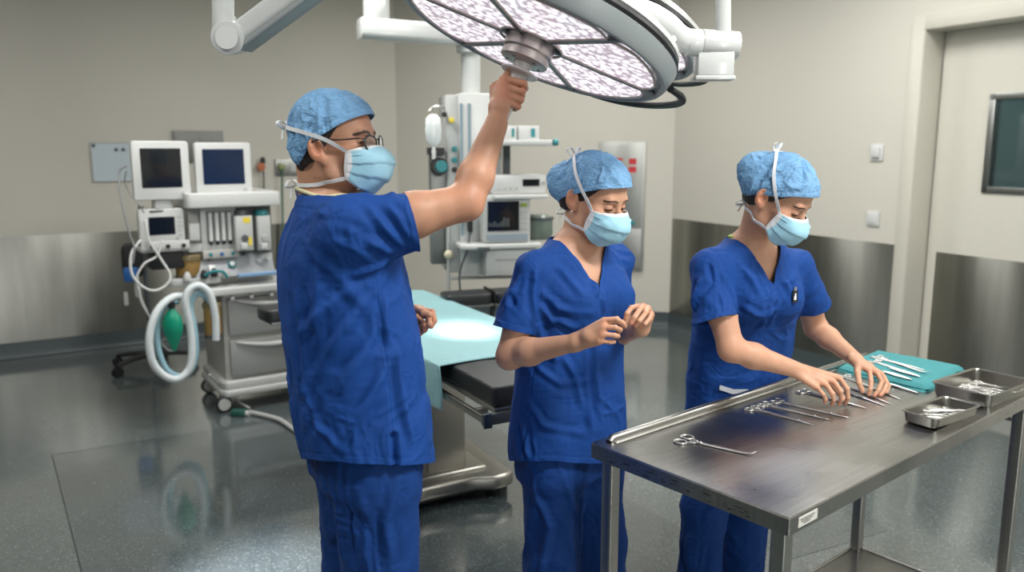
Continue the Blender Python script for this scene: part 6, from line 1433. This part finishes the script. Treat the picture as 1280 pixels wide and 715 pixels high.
wf = [FW([(668, 378), (690, 400), (730, 410)], .009, .006), FW([(672, 360), (700, 385), (745, 392)], .009, .005), FW([(668, 400), (678, 430), (700, 455)], .010, .006), FW([(700, 440), (720, 470), (735, 520)], .009, .005), FW([(745, 440), (742, 480), (748, 540)], .010, .006),
      FW([(768, 420), (765, 470), (772, 530)], .010, .005), FW([(650, 500), (680, 530), (740, 545)], .009, .005), FW([(645, 530), (655, 555), (662, 575)], .008, .006), FW([(652, 340), (640, 365), (636, 395)], .008, .005), FW([(670, 335), (664, 365), (660, 400)], .008, .006), FW([(655, 410), (645, 380), (630, 360)], .007, -.004),
      FW([(700, 320), (715, 350), (730, 372)], .009, .004), FW([(765, 325), (758, 350), (748, 372)], .009, .005), FW([(690, 395), (720, 425), (765, 430)], .008, -.005), FW([(660, 455), (700, 480), (760, 478)], .008, .004), FW([(775, 350), (768, 375), (772, 400)], .008, .005)]
sm_ = [proj(T, [(738, 352), (739, 367)], 2.2), proj(T, [(668, 372), (700, 372), (738, 367), (775, 358)], 2.2), proj(T, [(655, 318), (668, 335), (674, 365), (668, 395)], 2.2), proj(T, [(690, 497), (712, 500), (737, 496)], 2.2), proj(T, [(668, 400), (662, 470), (655, 530), (652, 575)], 2.2)]
ws_ = proj(T, [(653, 540), (651, 585)], 2.2)
def wslit(V): d, t = segdist(V, ws_[0], ws_[1]); return -.007 * np.exp(-(d / .006) ** 2)
hemw = lambda V: (.748 + (2.37 - V[:, 1]) * .30 + .006 * np.sin(V[:, 0] * 18)) - V[:, 2]
cov_ = build_top(W_, T, [(cR, dR), (cL, dL)], hemw, neckg(wnb, (.42, -.907), 1.29, 1.75, 1.424), wf, crumple(21, .6), [(lambda V, q=q: polydist(V, q)) for q in sm_], extra_g=wslit)
TR = Field(); TR.loft([((.174, 2.36, .72), .168, .115, wang), ((.172, 2.36, .88), .176, .120, wang)], grp=0); legs_field(TR, whip, wkn, wan, (.098, .080, .075), k=.045)
FT = lambda px, w_, h_, Y=2.25: (proj(TR, px, Y), w_, h_)
trousers(W_, TR, .875, [FT([(730, 590), (722, 630), (716, 700)], .007, -.006), FT([(675, 600), (690, 650), (685, 715)], .010, .006), FT([(765, 600), (758, 650), (765, 715)], .010, .006), FT([(700, 590), (708, 640), (702, 700)], .009, .004)], 9)
finish_body(W_, (V, F, C_), (V2, F2), T, cov_, TR, .875, skw)
for a in wan: shoe(W_, a, wF)
HEMF = ([-.20, -.13, -.10, -.06, -.03, 0, .03, .06, .10], [-.085, -.080, -.062, -.028, -.004, .012, .030, .048, .066])
_, SC = build_cap(W_, hw, ((0, -.118, .002), (.062, .052, .058)), HEMF, 12.0)
hair_mesh(W_, hw, lambda L: np.maximum(np.maximum(L[:, 1] - np.interp(L[:, 2], [-.06, -.03, 0, .03, .06], [-.045, .004, .020, .046, .065]), -.078 + .3 * np.abs(L[:, 0]) - L[:, 2]), 0 * L[:, 0] - 1), hem=HEMF)
eyes(W_, hw, 32)
build_mask(W_, hw, (SC, S), ([(.077, .028, .012), (.084, -.020, .055), (.060, -.070, .092)], (.004, -.100, .082)), ([(.068, .0, -.090), (.052, -.050, -.088)], (0, -.078, -.084)))
pc = hw.w((.080, -.006, -.047)); b = MB(); b.ell(Vector(tuple(pc)) - W_.location, .0028); b.build('pearl_earring', mat('pearl', (.75, .72, .66), .15), W_)
# ================= woman at the instrument table
nF, nR = nrm([.5, -.866, 0]), nrm([-.866, -.5, 0]); nang = math.atan2(.5, .866)
N_ = person('woman in blue scrubs bending over the steel table, both hands sorting the instruments', (.78, 2.74, 0))
hn = Head((.800, 2.455, 1.537), (.76, -.65), pitch=33, sc=.96); gzn = (-.0080, .0024)
nnb = np.array([.757, 2.575, 1.385]); nshR = V3((.610, 2.505, 1.322)); nshL = V3((.945, 2.675, 1.305))
nelR = V3(at(914, 436, 2.41)); nwrR = V3(at(1001, 464, 2.43)); nelL = V3((1.062, 2.79, 1.06)); nwrL = V3(at(1070, 450, 2.62))
nsec = [((cx, y, z), a, b_, nang) for z, cx, y, a, b_ in ((.66, .79, 2.765, .205, .118), (.78, .79, 2.762, .205, .120), (.86, .79, 2.760, .205, .120), (.95, .79, 2.75, .203, .118), (1.05, .79, 2.71, .198, .122), (1.16, .782, 2.665, .190, .126), (1.25, .772, 2.625, .184, .126), (1.30, .768, 2.605, .172, .112), (1.345, .765, 2.592, .135, .09), (1.38, .760, 2.582, .09, .07), (1.40, .760, 2.58, .06, .06))]
S = Field(); head_field(S, hn, False, gzn, .92)
S.cap(nnb + [0, 0, -.02], hn.w((0, -.032, -.050)), .048, .046, .022)
S.loft(inset(nsec, .014, 1.0)); S.cap(nnb, nshR, .036, .042, .04); S.cap(nnb, nshL, .036, .042, .04)
arm(S, nshR, nelR, nwrR, (.045, .038, .0375, .0235)); arm(S, nshL, nelL, nwrL, (.044, .037, .035, .0235))
P_ = lambda x, y, Y: V3(at(x, y, Y))
nr_ = [[P_(1050, 473, 2.43), P_(1059, 486, 2.395), P_(1060, 497, 2.395), P_(1057, 504, 2.405)], [P_(1042.5, 477, 2.405), P_(1051, 489, 2.365), P_(1052, 499, 2.37), P_(1049, 505, 2.38)],
       [P_(1033, 481, 2.39), P_(1040.5, 492, 2.35), P_(1042, 500, 2.355), P_(1040, 505, 2.365)], [P_(1022, 485, 2.38), P_(1029, 493, 2.345), P_(1032, 499, 2.35), P_(1031, 503, 2.36)]]
hand(S, nwrR, nr_, [P_(1012, 464, 2.455), P_(1030, 474, 2.475), P_(1045, 487, 2.465), P_(1054, 498, 2.44)], r=.0078, palm=.0125)
nl_ = [[P_(1087, 464, 2.575), P_(1089, 477, 2.53), P_(1088, 487, 2.51), P_(1086, 493, 2.51)], [P_(1096, 466, 2.58), P_(1102.5, 477, 2.535), P_(1098, 488, 2.51), P_(1093, 494, 2.505)],
       [P_(1103, 469, 2.60), P_(1109, 480, 2.56), P_(1104, 490, 2.53), P_(1100, 494, 2.52)], [P_(1106, 473, 2.62), P_(1111, 482, 2.59), P_(1108, 490, 2.56), P_(1105, 493, 2.55)]]
hand(S, nwrL, nl_, [P_(1073, 458, 2.605), P_(1072, 467, 2.56), P_(1074, 479, 2.53), P_(1078, 489, 2.52)], r=.0080, palm=.0125)
V, F = S.mesh(.0018, 1)
C_ = skin_tone(V, hn, skw, [(f[0], .013, .4) for f in nr_ + nl_] + [(f[3], .011, .6) for f in nr_ + nl_] + [(nelR, .035, .4), (nelL, .035, .3)], False, S=S, gaze=gzn)
nhip = [(.715, 2.715, .80), (.865, 2.80, .80)]; nkn = [(.668, 2.68, .45), (.848, 2.78, .45)]; nan_ = [(.665, 2.70, .08), (.85, 2.80, .08)]
V2, F2 = lowbody(inset(nsec, .065)[:7], nhip, nkn, nan_, nF, (.050, .040, .030))
T = Field(); T.loft(nsec, k=.03, grp=1); T.cap(nnb + [0, 0, -.025], nshR, .046, .043, .04, grp=1); T.cap(nnb + [0, 0, -.025], nshL, .046, .043, .04, grp=1)
for s in (1, -1): T.ell(V3((.775, 2.63, 1.20)) + nF * .082 + nR * s * .070, (.064, .055, .062), None, .05, grp=1)
cR = V3(at(891, 401, 2.44)); dR = nrm(nelR - nshR + np.array([-.0, 0, 0])); T.cap(nshR + [0, 0, -.014], cR + dR * .04, .052, .074, .04, grp=2)
cL = V3(at(1017, 381, 2.75)); dL = nrm(nelL - nshL); T.cap(nshL + [0, 0, -.014], cL + dL * .04, .050, .060, .035, grp=2)
FN = lambda px, w_, h_, Y=2.45: (proj(T, px, Y), w_, h_)
nf = [FN([(930, 330), (945, 350), (955, 372)], .009, .004), FN([(990, 320), (985, 345), (975, 370)], .009, .005), FN([(925, 380), (950, 400), (1000, 405)], .009, .005), FN([(915, 360), (930, 395), (945, 430)], .010, .006), FN([(985, 385), (975, 420), (980, 455)], .009, .006), FN([(1000, 380), (995, 420), (996, 460)], .009, .005),
      FN([(940, 410), (945, 440), (935, 470)], .010, .005), FN([(880, 345), (870, 370), (868, 392)], .008, .006), FN([(900, 340), (908, 365), (910, 392)], .008, .006), FN([(885, 325), (890, 355), (888, 385)], .008, -.005), FN([(870, 430), (862, 460), (856, 495)], .011, .006), FN([(890, 445), (880, 470), (878, 500)], .010, .006), FN([(905, 470), (940, 478), (985, 470)], .009, .004),
      FN([(905, 345), (915, 372), (920, 400)], .007, -.006), FN([(960, 380), (962, 410), (958, 450)], .009, .004), FN([(1010, 345), (1016, 360), (1022, 375)], .008, .004)]
sm_ = [proj(T, [(964, 345), (964, 372)], 2.45), proj(T, [(918, 377), (945, 377), (964, 372), (1000, 362)], 2.45), proj(T, [(883, 308), (905, 328), (917, 350), (921, 400)], 2.45), proj(T, [(1002, 362), (998, 400), (996, 455)], 2.45), proj(T, [(892, 478), (915, 487), (945, 487)], 2.5)]
hemn = lambda V: (.70) - V[:, 2]
cov_ = build_top(N_, T, [(cR, dR), (cL, dL)], hemn, neckg(nnb, nF, 1.262, 1.75, 1.398), nf, crumple(41, .6), [(lambda V, q=q: polydist(V, q)) for q in sm_])
TR = Field(); TR.loft([((.79, 2.76, .62), .17, .11, nang), ((.79, 2.76, .86), .178, .112, nang)], grp=0); legs_field(TR, nhip, nkn, nan_, (.096, .080, .076), k=.045)
trousers(N_, TR, .86, [], 15)
finish_body(N_, (V, F, C_), (V2, F2), T, cov_, TR, .86, skw)
for a in nan_: shoe(N_, a, nF)
HEMN = ([-.20, -.13, -.10, -.06, -.03, 0, .03, .06, .10], [-.085, -.080, -.066, -.036, -.008, .006, .022, .044, .066])
_, SC = build_cap(N_, hn, ((0, -.108, .020), (.066, .058, .062)), HEMN, 23.0, puff=1.05)
hair_mesh(N_, hn, lambda L: np.maximum(L[:, 1] - np.interp(L[:, 2], [-.06, -.03, 0, .03, .06], [-.045, .004, .018, .044, .065]), -.078 + .3 * np.abs(L[:, 0]) - L[:, 2]), hem=HEMN)
eyes(N_, hn, 34)
build_mask(N_, hn, (SC, S), ([(.077, .024, .012), (.085, -.020, .060), (.060, -.060, .105)], (.004, -.085, .110)), ([(.068, .0, -.090), (.052, -.050, -.088)], (0, -.078, -.084)))
pc = S.project(np.array([(nnb[0] + .08 * math.cos(a), nnb[1] + .08 * math.sin(a), 1.402 - .012 * math.cos(a + .5)) for a in [2 * PI * k / 40 for k in range(16, 24)]]), .003, 8)
b = MB(); b.tube([Vector(tuple(p)) - N_.location for p in pc], .0035, 8); b.build('undershirt_collar', mat('lime_edge', (.35, .60, .12), .7), N_)
# small dark pen clip on the chest, folded paper in the hip pocket
q = T.project(np.array([tuple(at(1004, 372, 2.5))]), .004, 8)[0]; g_ = T.grad(q[None])[0]; M = frame_z(q, g_, (0, 0, 1))
bd = thing('name_badge', 'small black badge with a white mark on the chest of the woman at the table', 'badge', M=M)
MB().rbox(-.020, .020, -.0095, .0095, 0, .003, r=.004).build('badge_card', BLACK, bd); b = MB(); b.box(-.011, .009, -.003, .002, .003, .0036); b.box(-.011, .001, .002, .005, .003, .0036); b.build('white_mark', MASKW, bd); MB().box(.018, .030, -.004, .004, -.001, .004).build('clip', CHROME, bd)
pts = [T.project(np.array([tuple(at(x, y, 2.6))]), .005, 8)[0] for x, y in ((900, 481), (918, 487), (940, 489), (940, 493), (916, 493), (899, 487))]
pp = thing('folded_paper', 'white folded paper sticking out of the hip pocket of the woman at the table', 'paper', tuple(pts[2])); b = MB(); o = V3(pts[2]); n_ = V3(nF) * .0015
vs = [p - o for p in pts] + [p - o - n_ for p in pts]; b._add(vs, [tuple(range(6)), tuple(range(11, 5, -1))] + [(i, (i + 1) % 6, 6 + (i + 1) % 6, 6 + i) for i in range(6)]); b.build('sheet', mat('paper_white', (.62, .66, .70), .7), pp)
# ---------------------------------------------------------------- light and camera
def area(name, loc, size, power, aim=None, col=(1, 1, 1), sy=None):
    l = bpy.data.lights.new(name, 'AREA'); l.energy = power; l.size = size; l.color = col
    if sy: l.shape = 'RECTANGLE'; l.size_y = sy
    o = bpy.data.objects.new(name, l); COL.objects.link(o); o.location = loc
    d = (Vector(aim) - Vector(loc)) if aim is not None else Vector((0, 0, -1))
    o.rotation_euler = d.to_track_quat('-Z', 'Y').to_euler(); return o
for i, (x, y, w_, h_, p) in enumerate(((-1.9, 1.4, 1.2, .3, 42), (1.5, 1.0, 1.2, .3, 110), (-1.2, 4.3, 1.2, .6, 60), (1.5, 4.6, 1.2, .6, 60), (-3.6, 3.6, 1.2, .6, 22), (3.2, 2.6, 1.2, .6, 50), (.2, 6.3, 1.2, .6, 45), (0, -1.4, 1.2, .6, 16))):
    area('ceiling_panel_light', (x, y, HC - .01), w_, p, col=(1, .985, .95), sy=h_)
area('steel_streak_light', (2.45, -2.4, 1.2), .45, 60, aim=(2.2, 5, 1.2), col=(1, .99, .97), sy=2.2)  # unseen light added behind the camera for the streak on the steel panel
area('corridor_light', MR @ Vector((DS0 + .8, 1.4, HC - .05)), 1.0, 30, col=(.9, 1, 1), sy=.5)
sp = bpy.data.lights.new('lamp_beam', 'SPOT'); sp.energy = 520; sp.spot_size = math.radians(14); sp.spot_blend = .8; sp.shadow_soft_size = .06; sp.color = (1, .98, .96)
so_ = bpy.data.objects.new('lamp_beam', sp); COL.objects.link(so_); lp_ = at(741, 46, 2.72) + NLT * .075; tgt = atz(580, 414, OZ); so_.location = lp_; so_.rotation_euler = (tgt - lp_).to_track_quat('-Z', 'Y').to_euler()
sp2 = bpy.data.lights.new('floor_pool_spot', 'SPOT'); sp2.energy = 1700; sp2.spot_size = math.radians(21); sp2.spot_blend = .9; sp2.shadow_soft_size = .12; sp2.color = (1, .95, 1)  # unseen spot added for the bright pool on the floor, no lamp modelled
so2 = bpy.data.objects.new('floor_pool_spot', sp2); COL.objects.link(so2); so2.location = (-1.5, 2.9, 2.75); so2.rotation_euler = (Vector((-.93, 2.95, 0)) - Vector((-1.5, 2.9, 2.75))).to_track_quat('-Z', 'Y').to_euler()
w = bpy.data.worlds.new('World'); bpy.context.scene.world = w; w.use_nodes = True
w.node_tree.nodes['Background'].inputs[0].default_value = (.8, .9, 1, 1); w.node_tree.nodes['Background'].inputs[1].default_value = .06
cam = bpy.data.cameras.new('Camera'); co = bpy.data.objects.new('Camera', cam); COL.objects.link(co)
cam.sensor_width = 36; cam.lens = FPX * 36 / 1280; co.location = (0, 0, CAMH); co.rotation_euler = (PI / 2 - PITCH, 0, 0)
cam.clip_start = .05; cam.dof.use_dof = True; cam.dof.focus_distance = 2.25; cam.dof.aperture_fstop = 2.4
sc = bpy.context.scene; sc.camera = co
sc.view_settings.view_transform = 'Standard'; sc.view_settings.look = 'None'; sc.view_settings.gamma = 1; sc.view_settings.use_curve_mapping = False
sc.view_settings.exposure = -0.08
